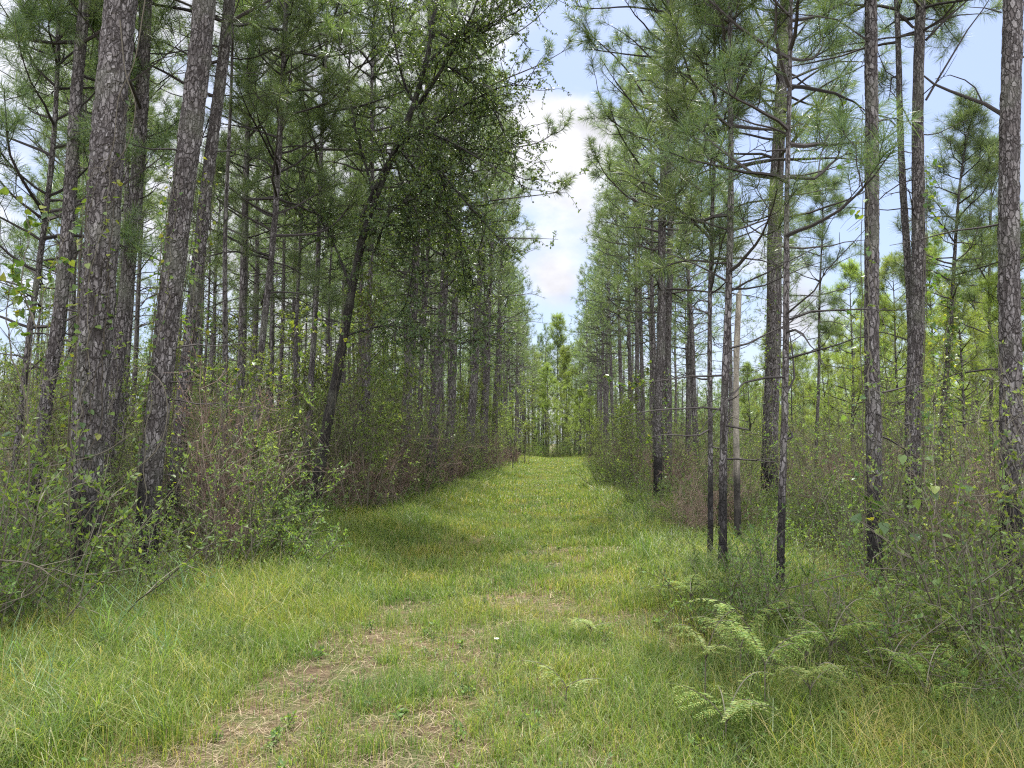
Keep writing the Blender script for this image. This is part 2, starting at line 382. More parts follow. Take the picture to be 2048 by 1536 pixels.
class Line:
    """centre line of a trunk: x,y offsets as a function of height"""
    def __init__(s, zs, xs, ys, H, bend=.5):
        o = np.argsort(zs); s.z = np.asarray(zs, float)[o]; s.x = np.asarray(xs, float)[o]; s.y = np.asarray(ys, float)[o]; s.H = H
        if len(s.z) > 2:                       # smooth through the measured points
            s.px = np.polyfit(s.z, s.x, 2 if len(s.z) < 5 else 3)
        else: s.px = np.polyfit(s.z, s.x, 1)
        s.zt = s.z[-1]; dz = .3
        s.sl = (np.polyval(s.px, s.zt)-np.polyval(s.px, s.zt-dz))/dz*bend
        s.z0 = min(s.z[0], .0); s.y0 = s.y[0]
        s.wp = rng.uniform(0, 6, 2)
    def __call__(s, z):
        z = np.asarray(z, float)
        x = np.where(z <= s.zt, np.polyval(s.px, np.clip(z, s.z[0], s.zt)), np.polyval(s.px, s.zt)+s.sl*(z-s.zt))
        sl0 = (np.polyval(s.px, s.z[0]+.3)-np.polyval(s.px, s.z[0]))/.3
        x = np.where(z < s.z[0], np.polyval(s.px, s.z[0])+sl0*(z-s.z[0]), x)
        w = .02*np.sin(z*1.1+s.wp[0])*np.clip(z/3, 0, 1)
        return np.stack([x+w, s.y0+.03*np.sin(z*.8+s.wp[1])*np.clip(z/3, 0, 1)+z*0, z], -1)

def trunk_mesh(line, R, near, seed, flare=.35, mat=None, plate=(.075, .17), rtop=.025, top=None):
    """R(z) radius function"""
    H = top or line.H
    if near:
        zs = np.concatenate([np.arange(-.15, 7.2, .02), np.arange(7.2, H, .25), [H]])
        rm = float(R(np.array([2.]))[0]); sides = int(np.clip(2*math.pi*rm/.02, 28, 72))
    else:
        zs = np.concatenate([np.arange(-.15, 3, .3), np.arange(3, H, .6), [H]]); sides = 10
    a = np.arange(sides)/sides*2*math.pi
    Z, A = np.meshgrid(zs, a, indexing='ij')
    r = R(Z)*(1+flare*np.exp(-np.maximum(Z, 0)/.25)*(1+.3*np.sin(A*4+seed)))
    kw = {}
    if near:
        rm = float(R(np.array([2.]))[0]); nu = max(6, int(2*math.pi*rm/plate[0]))
        warp = .5*np.sin(Z*2.3+seed)+.25*np.sin(Z*7+A*2)
        e, c = cells((A/(2*math.pi)*nu+warp*.7) % nu, (Z+.3)/plate[1]+.35*np.sin(A*3+Z*2), nu, seed)
        crack = np.clip((e-.01)/.15, 0, 1); crack = crack*crack*(3-2*crack)
        sc_ = np.clip(r/.15, .35, 1.15)
        fine = np.random.default_rng(seed+5).normal(size=Z.shape)*.0013
        r = r+sc_*(.010*crack+.016*(c-.5)*crack-.007)+fine
        kw = dict(crack=crack, cell=c)
    C = line(zs)[:, None]
    lump = .04*np.sin(A*2+Z*.7+seed)*r
    V = np.stack([C[..., 0]+(r+lump)*np.cos(A), C[..., 1]+(r+lump)*np.sin(A), C[..., 2]+0*A], -1)
    n = len(zs); i = (np.arange(n-1)[:, None]*sides+np.arange(sides)[None]); j = (np.arange(n-1)[:, None]*sides+(np.arange(sides)[None]+1) % sides)
    mb = MB(); mb.add(V, np.concatenate([np.stack([i, j, j+sides], -1).reshape(-1, 3), np.stack([i, j+sides, i+sides], -1).reshape(-1, 3)]), **kw)
    # close the top
    tv = np.concatenate([V[-1], line(np.array([H+.02]))]); ii = np.arange(sides)
    mb.add(tv, np.stack([ii, (ii+1) % sides, np.full(sides, sides)], 1), **({k: np.ones(sides+1) for k in kw}))
    return mb.mesh('trunk', mat or (M_BARKN if near else M_BARKF), not near)

def pine_parts(line, R, H, z0, reach, detail, seed, dens=1., dead=8, needle=M_NEEDLE, nl=.24, whorl=.5, zlow=1.2, view_top=None, elev=.3):
    """limbs mesh and crown mesh for one pine. detail 2 near, 1 mid, 0 far"""
    global rng
    keep = rng; rng = np.random.default_rng(seed)
    S = []; D = []; Ln = []
    z = z0
    while z < H-.35:
        t = (z-z0)/(H-z0)
        n = rng.integers(2, 5) if t > .12 else rng.integers(1, 4)
        az0 = rng.uniform(0, 6.28)
        for q in range(n):
            az = az0+q*6.28/n+rng.normal()*.35
            ln = reach*(1.0-.82*t**1.25)*rng.uniform(.6, 1.1)*(.75+.25*min(1, t*6))
            el = elev*rng.uniform(-.2, 1.)+t*.75
            S.append(line(np.array(z+rng.normal()*.05))); D.append([math.cos(az), math.sin(az), el]); Ln.append(ln)
        z += whorl*rng.uniform(.7, 1.3)*(1-.45*t)
    S = np.array(S); D = unit(np.array(D)); Ln = np.array(Ln)
    k = 8 if detail else 6
    LM = grow(S, D, Ln, k, rng.uniform(-.25, .7, len(S)), .13)
    rb = np.clip(.007+.011*Ln, .01, .045)
    lm = MB(); tubes(lm, LM, rad(len(S), k, rb, .005), 5 if detail == 2 else 3)
    # side shoots
    m = {2: 6, 1: 5, 0: 4}[detail]; m = max(2, int(round(m*dens)))
    P, T, t = sample_poly(LM, m, .3, .97)
    LR = np.repeat(Ln, m)
    q = rand_unit(len(P)); q = unit(q-T*np.sum(q*T, 1, keepdims=True)); q[:, 2] *= .5
    TW = grow(P, T*.7+q, LR*(1-t*.65)*rng.uniform(.2, .42, len(P))+.1, 5, rng.uniform(.1, 1.9, len(P)), .16)
    tubes(lm, TW, rad(len(P), 5, .0075, .004), 3)
    m2 = {2: 2, 1: 2, 0: 1}[detail]
    P2, T2, t2 = sample_poly(TW, m2, .35, .9)
    q = rand_unit(len(P2)); q = unit(q-T2*np.sum(q*T2, 1, keepdims=True))
    T3 = grow(P2, T2*.6+q*.8, rng.uniform(.12, .35, len(P2)), 4, rng.uniform(.2, 1.6, len(P2)), .1)
    if detail: tubes(lm, T3, rad(len(P2), 4, .005, .0035), 3)
    # dead snags below the live crown
    if dead:
        zz = rng.uniform(min(zlow, z0*.4), z0+1, dead); az = rng.uniform(0, 6.28, dead)
        DD = np.stack([np.cos(az), np.sin(az), rng.uniform(-.2, .5, dead)], 1)
        sn = grow(line(zz), DD, rng.uniform(.15, 1.6, dead), 6, rng.uniform(-.3, .4, dead), .2)
        tubes(lm, sn, rad(dead, 6, .013, .003), 4)
        Pq, Tq, _ = sample_poly(sn, 2, .3, .9)
        tubes(lm, grow(Pq, Tq+rand_unit(len(Pq)), rng.uniform(.1, .5, len(Pq)), 4, .1, .25), rad(len(Pq), 4, .005, .002), 3)
    cr_ = MB()
    ends = [LM, TW, T3]
    mm = {2: 62, 1: 30, 0: 15}[detail]; w = {2: .0042, 1: .0085, 0: .017}[detail]
    for E in ends:
        needles(cr_, E[:, -1], E[:, -1]-E[:, -2], mm, nl, w, (8, 100), .16, 2 if detail == 2 else 1)
    lead = line(np.array([H]))
    needles(cr_, lead, np.array([[0, 0, 1.]]), mm*2, nl, w, (5, 100), .4, 1)
    rng = keep
    return lm.mesh('limbs', M_LIMB), cr_.mesh('crown', needle)

def taper(r0, H, rtop=.02):
    return lambda z: np.maximum(r0*(1-np.clip(z, 0, H)/H)**.75, rtop*.5)

# ---- the pines one can single out. pts: centre line in photo pixels at distance Y, w: width px at breast height
def hero(name, pts, Y, w, H, z0, reach, label, near=True, dead=10, dens=1., detail=2, group=None, seed=None, nl=.24, needle=M_NEEDLE, flare=.3, wtop=None, elev=.3):
    P = np.array([at(x, y, Y) for x, y in pts])
    seed = seed or abs(hash_(label)) % 9999
    x0 = float(np.interp(0, P[::-1, 2] if P[0, 2] > P[-1, 2] else P[:, 2], P[::-1, 0] if P[0, 2] > P[-1, 2] else P[:, 0]))
    g = float(gz(x0, Y))
    root = link(name, None, None, (x0, Y, g)); root.empty_display_size = .3
    ln = Line(P[:, 2]-g, P[:, 0]-x0, np.zeros(len(P)), H)
    w = w*.92*math.cos(math.atan(x0/Y)); wtop = wtop and wtop*.95
    r0 = w/2*Y/F
    if wtop: # width in px at top of frame
        zt = ln.zt; rt = wtop/2*Y/F
        def R(z): return np.where(z < zt, r0+(rt-r0)*np.clip(z/zt, 0, 1), np.maximum(rt*(1-np.clip((z-zt)/(H-zt), 0, 1))**.8, .012))
    else: R = taper(r0, H)
    link('trunk', trunk_mesh(ln, R, near, seed, flare), root)
    lm, cr_ = pine_parts(ln, R, H, z0, reach, detail, seed, dens, dead, needle, nl, elev=elev)
    link('limbs', lm, root); link('crown', cr_, root)
    tag(root, label, 'pine tree', group)
    return root, ln, R
def hash_(s):
    h = 7
    for c in s: h = (h*31+ord(c)) % 1000003
    return h

GE = 'big pines along the lane edge'
heroes = {}
def H_(key, *a, **k): heroes[key] = hero('pine_tree', *a, **k)
H_('A', [(175, 0), (150, 250), (128, 520), (90, 800), (58, 1060)], 9.6, 36, 16, 6.5, 2.6, 'leaning pine with charred foot, leftmost of the large trunks, left of the thickest', wtop=24)
H_('B', [(245, 0), (224, 250), (202, 500), (180, 800), (164, 1150)], 7.6, 80, 18, 8, 3.2, 'thickest pine trunk, wrapped in thin twining vine stems and red-tinged leaves', wtop=66, flare=.2)
H_('B2', [(296, 0), (282, 250), (258, 500), (236, 720), (205, 1000)], 10.5, 34, 16, 6.5, 2.6, 'pine half hidden just behind the right side of the thickest trunk', wtop=26)
H_('C', [(408, 0), (386, 250), (346, 520), (318, 800), (290, 1100)], 8.8, 58, 18, 8, 3.0, 'broad leaning pine with black scorched foot and green vine up its middle', wtop=46)
H_('D', [(457, 0), (430, 250), (398, 500), (368, 800), (345, 1050)], 11, 36, 17, 6.8, 2.8, 'leaning pine just right of the broad vine-clad trunk, black at its foot', wtop=24)
H_('E', [(572, 0), (561, 250), (543, 500), (521, 750), (503, 1000)], 14.5, 17, 13, 4.5, 2.6, 'slim dark pine crossing open sky between the leaning pines and the oak', wtop=10)
H_('A0', [(118, 0), (106, 200), (92, 420), (60, 700), (20, 1000)], 10, 18, 9, 3.2, 2.2, 'thin dark pine with crooked low branches near the left edge', wtop=9, dead=16)
H_('R0', [(1338, 0), (1333, 200), (1324, 500), (1319, 800), (1317, 1000)], 19, 21, 17, 5.3, 3.2, 'straight black-footed pine standing first in the row right of the lane', wtop=13, dens=.7)
H_('R0b', [(1345, 0), (1342, 250), (1339, 500), (1337, 700), (1335, 960)], 23, 16, 17, 5.5, 3.0, 'grey pine close behind the black-footed lane pine, on its right', wtop=11, detail=1, dens=.65)
H_('R1', [(1463, 0), (1460, 250), (1458, 500), (1450, 800), (1445, 1165)], 8.8, 18, 10.5, 3.6, 1.9, 'slender flaky pine standing left of the bare grey dead pole', wtop=9, dead=14, elev=.15, dens=.6)
H_('R2', [(1427, 200), (1424, 500), (1421, 800), (1420, 1145)], 9.7, 11, 8, 3.4, 1.5, 'very thin pine stem left of the slender flaky pine', wtop=7, dead=8, dens=.5)
H_('R3', [(1572, 0), (1556, 300), (1547, 600), (1541, 880), (1538, 1010)], 18, 36, 18, 6.2, 3.4, 'stout pine right of the grey dead pole, vine twigs on its lower trunk', wtop=21, dens=.75)
H_('R4', [(1581, 0), (1580, 300), (1573, 600), (1564, 900), (1560, 1200)], 7.7, 16, 9, 3.7, 2.0, 'thin pine with charred foot in front of the stout pine, right of dead pole', wtop=8, dead=10, elev=.2, dens=.6)
H_('R6', [(1741, 0), (1741, 350), (1746, 600), (1750, 900), (1749, 1180)], 8.2, 34, 17, 8.5, 3.0, 'straight plated pine alone in front of the young sunlit pines', wtop=24, dens=.7, flare=.15)
H_('R7', [(1789, 0), (1799, 170), (1808, 340), (1815, 520), (1823, 900)], 13.2, 20, 14, 8.0, 2.4, 'thin pine leaning left out of the foot of a thicker twin', wtop=10)
H_('R8', [(1841, 0), (1839, 280), (1830, 600), (1829, 850), (1828, 1020)], 13, 36, 17, 8.6, 2.8, 'upright pine whose foot meets a thin leaning twin, heart-leaved vine on it', wtop=20)
H_('R11', [(2024, 0), (2020, 270), (2018, 570), (2022, 850), (2028, 1100)], 8.3, 50, 18, 8.2, 3.2, 'thick plated pine at the right edge with a bare branch reaching left', wtop=38, flare=.15)
H_('R5', [(1645, 440), (1642, 560), (1637, 700), (1633, 895)], 26, 9, 11.2, 4.6, 1.9, 'thin pole-like pine with a small tufted top against the sky', detail=2, near=False, dens=.7, dead=3, elev=.1)
H_('R9', [(1952, 215), (1915, 410), (1905, 540), (1895, 740), (1886, 870)], 17, 15, 9.2, 4.6, 1.6, 'slim pine draped in dark ivy behind and left of the right-edge trunk', detail=2, dens=.6, dead=8)
H_('R10', [(1986, 300), (1980, 500), (1979, 640), (1981, 800)], 22, 11, 10.2, 4.0, 2.2, 'slim pine visible just left of the thick right-edge trunk', detail=2, dens=.8, dead=3)
# path-side pines on the left beyond the oak
for (pts, Y, w, lab) in (
    ([(860, 60), (848, 250), (832, 500), (818, 750), (806, 960)], 21, 24, 'grey pine rising through the oak leaves, first straight trunk right of the oak'),
    ([(906, 200), (898, 450), (882, 650), (870, 820), (860, 985)], 23, 25, 'pine with jet black foot standing nearest the lane on the left'),
    ([(925, 250), (915, 500), (907, 700), (900, 860)], 27, 21, 'pine just right and behind the one with the jet black foot'),
    ([(868, 300), (855, 500), (846, 700), (836, 950)], 25, 12, 'narrow pine just left of the one with the jet black foot'),
    ([(985, 200), (968, 420), (958, 600), (940, 880)], 31, 21, 'left one of three grey trunks bunched along the left lane edge'),
    ([(1000, 200), (984, 450), (977, 650), (966, 930)], 36, 20, 'middle one of three grey trunks bunched along the left lane edge'),
    ([(1010, 250), (1003, 500), (996, 700), (986, 930)], 41, 14, 'right one of three grey trunks bunched along the left lane edge'),
    ([(655, 0), (645, 250), (640, 400), (627, 700), (612, 960)], 17, 15, 'greenish mossy pine immediately left of the oak trunk'),
    ([(612, 60), (606, 300), (600, 500), (588, 800)], 19.5, 11, 'thin grey pine between the slim dark pine and the mossy pine'),
    ([(745, 250), (742, 500), (735, 750), (727, 960)], 18.5, 15, 'dark thin pine standing directly right of the oak trunk')):
    hero('pine_tree', pts, Y, w, 17, 6.2 if Y > 20 else 6.8, 3.3, lab, near=Y < 24, detail=2 if Y < 25 else 1, dens=.75)

def tufted_limbs(root, Y, lines, nl=.24, m=5):
    off = np.array(root.location); lm = MB(); cm = MB(); Ps = []
    for i, pl in enumerate(lines):
        P = np.array([at(x, y, Y-.25*j) for j, (x, y) in enumerate(pl)]); s = np.linspace(0, 1, len(P)); t = np.linspace(0, 1, 12)
        q = np.stack([np.interp(t, s, P[:, c]) for c in range(3)], 1); q[1:-1] = (q[:-2]+2*q[1:-1]+q[2:])/4; Ps.append(q-off)
    A = np.array(Ps); n = len(A); tubes(lm, A, rad(n, 12, .03, .007), 5)
    P, T, t = sample_poly(A, m, .4, .98); B = grow(P, T+rand_unit(len(P))*.8, rng.uniform(.3, .75, len(P)), 6, rng.uniform(.3, 1.8, len(P)), .12); tubes(lm, B, rad(len(B), 6, .01, .005), 4)
    P, T, t = sample_poly(B, 2, .3, .9); C = grow(P, T+rand_unit(len(P))*.8, rng.uniform(.15, .35, len(P)), 4, .8, .1); tubes(lm, C, rad(len(C), 4, .006, .004), 3)
    for E in (A, B, C): needles(cm, E[:, -1], E[:, -1]-E[:, -2], 70, nl, .0065, (8, 100), .16, 2)
    o = link('limb', lm.mesh('limb', M_LIMB), root); link('needles', cm.mesh('needles', M_NEEDLE), o)
tufted_limbs(heroes['R0'][0], 19, [[(1330, 275), (1290, 190), (1240, 120), (1180, 70), (1165, 45)], [(1330, 290), (1260, 268), (1215, 235), (1197, 190)],
    [(1334, 115), (1280, 112), (1210, 103), (1175, 98)], [(1338, 25), (1260, 12), (1190, 18), (1150, 12)], [(1328, 420), (1260, 400), (1210, 350), (1195, 320)]])
tufted_limbs(heroes['E'][0], 14.5, [[(560, 110), (600, 60), (650, 40), (690, 60)], [(557, 230), (520, 200), (490, 160), (500, 110)], [(566, 60), (520, 55), (490, 30)]])
G_ = [o for o in COL.objects if o.get('label', '').startswith('grey pine rising through')][0]
tufted_limbs(G_, 21, [[(868, 190), (960, 110), (1060, 50), (1105, 5)], [(866, 240), (980, 170), (1080, 130), (1140, 95)], [(860, 330), (980, 300), (1070, 290), (1110, 265)], [(856, 420), (990, 400), (1080, 390), (1115, 385)]])
# ------------------------------------------------------------------ plantation rows: copies of a few pines
def variant(seed, H, z0, reach, detail, needle=M_NEEDLE, r0=.14, dens=1., dead=10, nl=.25):
    global rng
    keep = rng; rng = np.random.default_rng(seed*13+1)
    lean = rng.normal()*.02
    ln = Line([0, H*.5, H], [0, lean*H*.5+rng.normal()*.08, lean*H], [0, 0, 0], H)
    R = taper(r0, H)
    tm = trunk_mesh(ln, R, False, seed)
    lm, cm = pine_parts(ln, R, H, z0, reach, detail, seed, dens, dead, needle, nl)
    rng = keep
    return tm, lm, cm
MID = [variant(100+i, rng.uniform(15, 18), rng.uniform(4.8, 6.6), rng.uniform(2.6, 3.4), 1, r0=rng.uniform(.1, .15), dens=.7) for i in range(7)]
FAR = [variant(200+i, rng.uniform(15, 18), rng.uniform(4.6, 6.4), rng.uniform(2.6, 3.4), 0, r0=rng.uniform(.1, .15), dead=6) for i in range(5)]
THIN = [variant(250+i, rng.uniform(11, 15), rng.uniform(6.5, 8), rng.uniform(1.2, 1.9), 1, r0=rng.uniform(.05, .075), dens=.5, dead=14) for i in range(4)]
YOUNG = [variant(300+i, rng.uniform(6.5, 10), rng.uniform(.9, 2.0), rng.uniform(1.8, 2.6), 1, needle=M_NEEDLEB, r0=.07, dens=1.1, dead=2) for i in range(4)]
def plant_tree(var, x, y, label, group, s=1., cat='pine tree', name='pine_tree'):
    root = link(name, None, None, (x, y, float(gz(x, y))), rng.uniform(0, 6.28), s); root.empty_display_size = .3
    for nm, me in zip(('trunk', 'limbs', 'crown'), var): link(nm, me, root)
    return tag(root, label, cat, group)
ORD = ['first', 'second', 'third', 'fourth', 'fifth', 'sixth', 'seventh', 'eighth', 'ninth', 'tenth', 'eleventh', 'twelfth', 'thirteenth', 'fourteenth', 'fifteenth', 'sixteenth', 'seventeenth', 'eighteenth', 'nineteenth', 'twentieth', 'twenty-first', 'twenty-second', 'twenty-third', 'twenty-fourth', 'twenty-fifth', 'twenty-sixth', 'twenty-seventh', 'twenty-eighth', 'twenty-ninth', 'thirtieth']
taken = [(o.location.x, o.location.y) for o in COL.objects if o.get('category') == 'pine tree']
def free(x, y, r):
    return all((x-a)**2+(y-b)**2 > r*r for a, b in taken)
def inview(x, y, m=2.5):
    px = 1024+F*((x*math.cos(YAW)+y*math.sin(YAW))/(y*math.cos(YAW)-x*math.sin(YAW))) if y > .5 else 1e9
    mg = m*F/max(y, 1)
    return -mg < px < 2048+mg
tree_xy = list(taken); put_later = []
def row(X, y0, y1, step, word, side, jit=.5, mid=34, skip=.08):
    y = y0; k = 0
    while y < y1:
        x = X+rng.normal()*jit*.6; yy = y+rng.normal()*jit
        if free(x, yy, 1.6) and inview(x, yy) and rng.uniform() > skip+(.1 if side == 'left' else 0):
            V = MID if yy < mid else FAR
            plant_tree(V[rng.integers(len(V))], x, yy, f'tall grey pine, {ORD[min(k, 29)]} from the near end in the {word} row {side} of the lane',
                       f'pines in rows {side} of the lane', rng.uniform(.88, 1.1)); k += 1; tree_xy.append((x, yy))
        y += step*rng.uniform(.8, 1.25)
row(-4.4, 44, 92, 4.2, 'first', 'left')
row(-7.2, 14, 80, 3.9, 'second', 'left', skip=.12)
row(-10.2, 17, 80, 4.2, 'third', 'left', skip=.16)
row(-13.5, 20, 78, 4.2, 'fourth', 'left')
row(-17, 25, 76, 4.6, 'fifth', 'left')
row(-21, 30, 72, 5.2, 'sixth', 'left')
row(-26, 37, 70, 6, 'seventh', 'left')
for X_, y0_, word in ((-5.7, 13, 'first and second'), (-8.8, 14, 'second and third'), (-12, 18, 'third and fourth')):
    y = y0_; k = 0
    while y < 46:
        x = X_+rng.normal()*.5
        if free(x, y, .9) and inview(x, y):
            plant_tree(THIN[rng.integers(4)], x, y, f'thin bare-stemmed pine, {ORD[min(k, 29)]} of those between the {word} rows left of lane', 'thin pines between the left rows', rng.uniform(.9, 1.1)); k += 1; tree_xy.append((x, y))
        y += rng.uniform(1.6, 3.4)
row(3.3, 27, 92, 3.6, 'first', 'right', .35)
row(6.3, 33, 80, 5.0, 'second', 'right', .6, 36, .25)
row(9.4, 38, 80, 6.5, 'third', 'right', .8, 30, .5)
row(13.5, 47, 80, 8, 'fourth', 'right', 1, 30, .6)
# young bright pines in the opening on the right
yp = [(1700, 30, 1.0), (1650, 36, .8), (1760, 33, 1.05), (1590, 38, .75), (1810, 27, .95), (1870, 31, 1.0), (1930, 24, .85), (2010, 28, 1.0), (1960, 34, 1.05), (2040, 21, .8), (1720, 44, 1.0), (1830, 42, 1.1), (1900, 46, 1.15), (1990, 48, 1.2),
      (1780, 54, 1.2), (1610, 52, 1.0), (1500, 46, .8), (1545, 58, 1.0), (1680, 60, 1.1), (2030, 62, 1.3), (1950, 60, 1.2), (1860, 64, 1.25)]
for i, (px, Y, s) in enumerate(sorted(yp, key=lambda q: q[0])):
    p = at(px, 900, Y)
    plant_tree(YOUNG[i % 4], p[0], Y, f'young bright green pine, {ORD[i]} from left in the sunlit opening right of lane', 'young pines in the opening', s); tree_xy.append((p[0], Y))
for i, (x, y, s) in enumerate(((-1.4, 88, 1.35), (0.9, 93, 1.35), (2.2, 84, 1.5), (-3.4, 95, 1.7), (4.4, 92, 1.6), (-.4, 102, 1.9), (1.8, 76, .8), (2.6, 68, .75))):
    plant_tree(YOUNG[i % 4], x, y, f'young sunlit pine closing the far end of the lane, {ORD[i]} of its cluster', 'young pines at the far end of the lane', s)

for i in range(30):
    y = rng.uniform(80, 98); x = rng.uniform(-6, 6)
    put_later.append((x, y, i))
for i, (x, y) in enumerate(((-4.2, 90), (-1.8, 97), (.4, 101), (2.9, 95), (4.6, 89), (-3., 106), (1.9, 108))):
    plant_tree(MID[i], x, y, f'full grown pine rising behind the far end of the lane, {ORD[i]} of seven', 'tall pines behind the far end of the lane', .98)
# distant wood that closes the view (one mass)
def far_wood():
    mb = MB(); tb = MB()
    n = 900
    ang = rng.uniform(-.86, .78, n); Y = rng.uniform(78, 150, n); X = np.tan(ang)*Y
    ok = (np.abs(X+.6) > 5) | (Y > 108); X = X[ok]; Y = Y[ok]; n = len(X)
    H = rng.uniform(11, 17, n)*np.where((X > 8), .62, 1)
    k = 4; P = np.stack([np.repeat(X[:, None], k, 1)+rng.normal(size=(n, k))*.1, np.repeat(Y[:, None], k, 1), np.linspace(0, 1, k)[None]*H[:, None]], -1)
    tubes(tb, P, rad(n, k, .17, .05), 5)
    m = 90
    t = rng.uniform(0, 1, (n, m))**.8; zz = H[:, None]*(.3+.7*t); rr = 3.0*(1-.8*t)*np.sqrt(rng.uniform(0, 1, (n, m))); a = rng.uniform(0, 6.28, (n, m))
    C = np.stack([X[:, None]+rr*np.cos(a), Y[:, None]+rr*np.sin(a), zz], -1).reshape(-1, 3)
    nb = 42000; yb = rng.uniform(72, 150, nb); xb = np.tan(rng.uniform(-.86, .78, nb))*yb; kb = (np.abs(xb+.6) > 4.5) | (yb > 104); xb = xb[kb]; yb = yb[kb]
    C = np.concatenate([C, np.stack([xb, yb, 5.0*rng.uniform(0, 1, len(xb))**1.2], 1)])
    D = rand_unit(len(C)); D[:, 2] += .5
    needles(mb, C, D, 9, .5, .06, (5, 110), .2, 1)
    a = mb.mesh('distant_wood', M_NEEDLE); b = tb.mesh('trunks', M_BARKF)
    return a, b
a, b = far_wood()
o = tag(link('distant_wood', a), 'far pine wood reading as one green mass behind the rows', kind='stuff'); tr = link('trunks', b, o); tr['kind'] = 'stuff'

# ------------------------------------------------------------------ bare dead pole
def dead_pole():
    P = np.array([at(x, y, 11.3) for x, y in ((1477, 588), (1475, 750), (1474, 900), (1476, 1100))]); g = float(gz(P[-1, 0], 11.3)); x0 = P[-1, 0]
    root = link('dead_pine_pole', None, None, (x0, 11.3, g))
    H = P[0, 2]-g; ln = Line(P[:, 2]-g, P[:, 0]-x0, np.zeros(4), H)
    R = lambda z: .052-.014*np.clip(z/H, 0, 1)+.003*np.sin(z*7)
    link('trunk', trunk_mesh(ln, R, False, 5, .1, M_DEAD), root)
    mb = MB(); top = ln(np.array([H]))
    tubes(mb, np.stack([np.array([top[0]+[.01, 0, -.02], top[0]+[.02, 0, .1], top[0]+[.025, 0, .22]])]), [[.03, .02, .004]], 5)
    for zz, s in ((1.3, 1), (1.9, -1), (2.6, 1)):
        c = ln(np.array([zz]))[0]; tubes(mb, np.array([[c, c+[.07*s, -.03, .02]]]), [[.014, .006]], 5)
    link('snag', mb.mesh('snag', M_DEAD), root)
    tag(root, 'bare barkless grey dead pine pole with a broken splintered top', 'dead tree')
dead_pole()

# ------------------------------------------------------------------ the leaning oak
def oak():
    Y = 15.0
    def line(pts, dy=0., z=None):
        P = np.array([at(x, y, Y) for x, y in pts]); k = len(P)
        s = np.linspace(0, 1, k); P[:, 1] += dy*s
        t = np.linspace(0, 1, 14)                       # smooth resample
        q = np.stack([np.interp(t, s, P[:, i]) for i in range(3)], 1)
        for _ in range(2): q[1:-1] = (q[:-2]+2*q[1:-1]+q[2:])/4
        return q
    tp = line([(622, 1048), (636, 940), (652, 850), (672, 760), (690, 680), (703, 580), (717, 480), (745, 380), (800, 290), (833, 215), (860, 120), (880, 0), (890, -150), (885, -330)])
    root = link('oak_tree', None, None, (tp[0, 0], Y, float(gz(tp[0, 0], Y)))); off = np.array(root.location)
    tm = MB(); t = np.linspace(0, 1, 14); tubes(tm, (tp-off)[None], (.098*(1-t)**.7*(1+.5*np.exp(-t*18))+.015)[None], 12)
    link('trunk', tm.mesh('trunk', M_OAKB, True), root)
    mains = [line([(722, 440), (770, 340), (800, 300), (840, 278), (880, 285), (935, 325), (1000, 370), (1060, 395)], -1.0),
             line([(690, 672), (751, 659), (802, 657), (843, 678), (905, 691), (945, 708)], -1.5),
             line([(745, 380), (720, 300), (690, 200), (680, 90), (690, -60)], .8),
             line([(800, 290), (870, 240), (940, 190), (1010, 150), (1060, 150)], .5),
             line([(833, 215), (880, 160), (930, 90), (970, 20), (990, -90)], -.8),
             line([(833, 215), (800, 150), (780, 60), (770, -60)], .6),
             line([(703, 580), (660, 480), (610, 400), (560, 360)], 1.0),
             line([(717, 480), (760, 520), (770, 470), (800, 430), (850, 420)], -.8),
             line([(800, 300), (850, 360), (900, 430), (930, 500), (940, 560)], .7),
             line([(840, 278), (900, 370), (960, 440), (1010, 500)], -.4),
             line([(860, 120), (920, 60), (1000, -10), (1060, -60)], .5),
             line([(790, 320), (810, 380), (830, 450), (830, 560), (815, 620)], -.3),
             line([(860, 120), (900, 130), (950, 160), (1000, 230), (1020, 300)], .4), line([(870, 60), (920, 100), (960, 80), (1030, 60)], -.6),
             line([(833, 215), (870, 260), (910, 300), (970, 290), (1030, 300)], .2), line([(840, 278), (880, 340), (890, 420), (870, 500)], .9)]
    M = np.array(mains)-off
    lm = MB(); n = len(M); tubes(lm, M, rad(n, 14, [.042, .024, .032, .036, .045, .04, .035, .03, .03, .03, .04, .025, .03, .03, .03, .03], .008), 6)
    P, T, t = sample_poly(M, 36, .12, 1.0)
    q = rand_unit(len(P)); q[:, 2] *= .7
    B1 = grow(P, T*.6+q, rng.uniform(.5, 1.4, len(P)), 6, rng.uniform(-.6, .5, len(P)), .2); tubes(lm, B1, rad(len(P), 6, .011, .004), 3)
    P, T, t = sample_poly(B1, 6, .15, 1)
    B2 = grow(P, T*.5+rand_unit(len(P)), rng.uniform(.15, .5, len(P)), 4, -.3, .2); tubes(lm, B2, rad(len(P), 4, .005, .002), 3)
    link('limbs', lm.mesh('limbs', M_OAKB), root)
    cr_ = MB(); P, T, t = sample_poly(B2, 13, .1, 1)
    leaves(cr_, P, T*.5+rand_unit(len(P))*.9+[0, 0, -.2], .072, .034, .3)
    link('crown', cr_.mesh('crown', M_OAK), root)
    tag(root, 'leaning small-leaved oak with dark curved trunk and drooping leafy limbs', 'oak tree')
    return tp
oak_line = oak(); tree_xy.append((oak_line[0, 0], 15.))

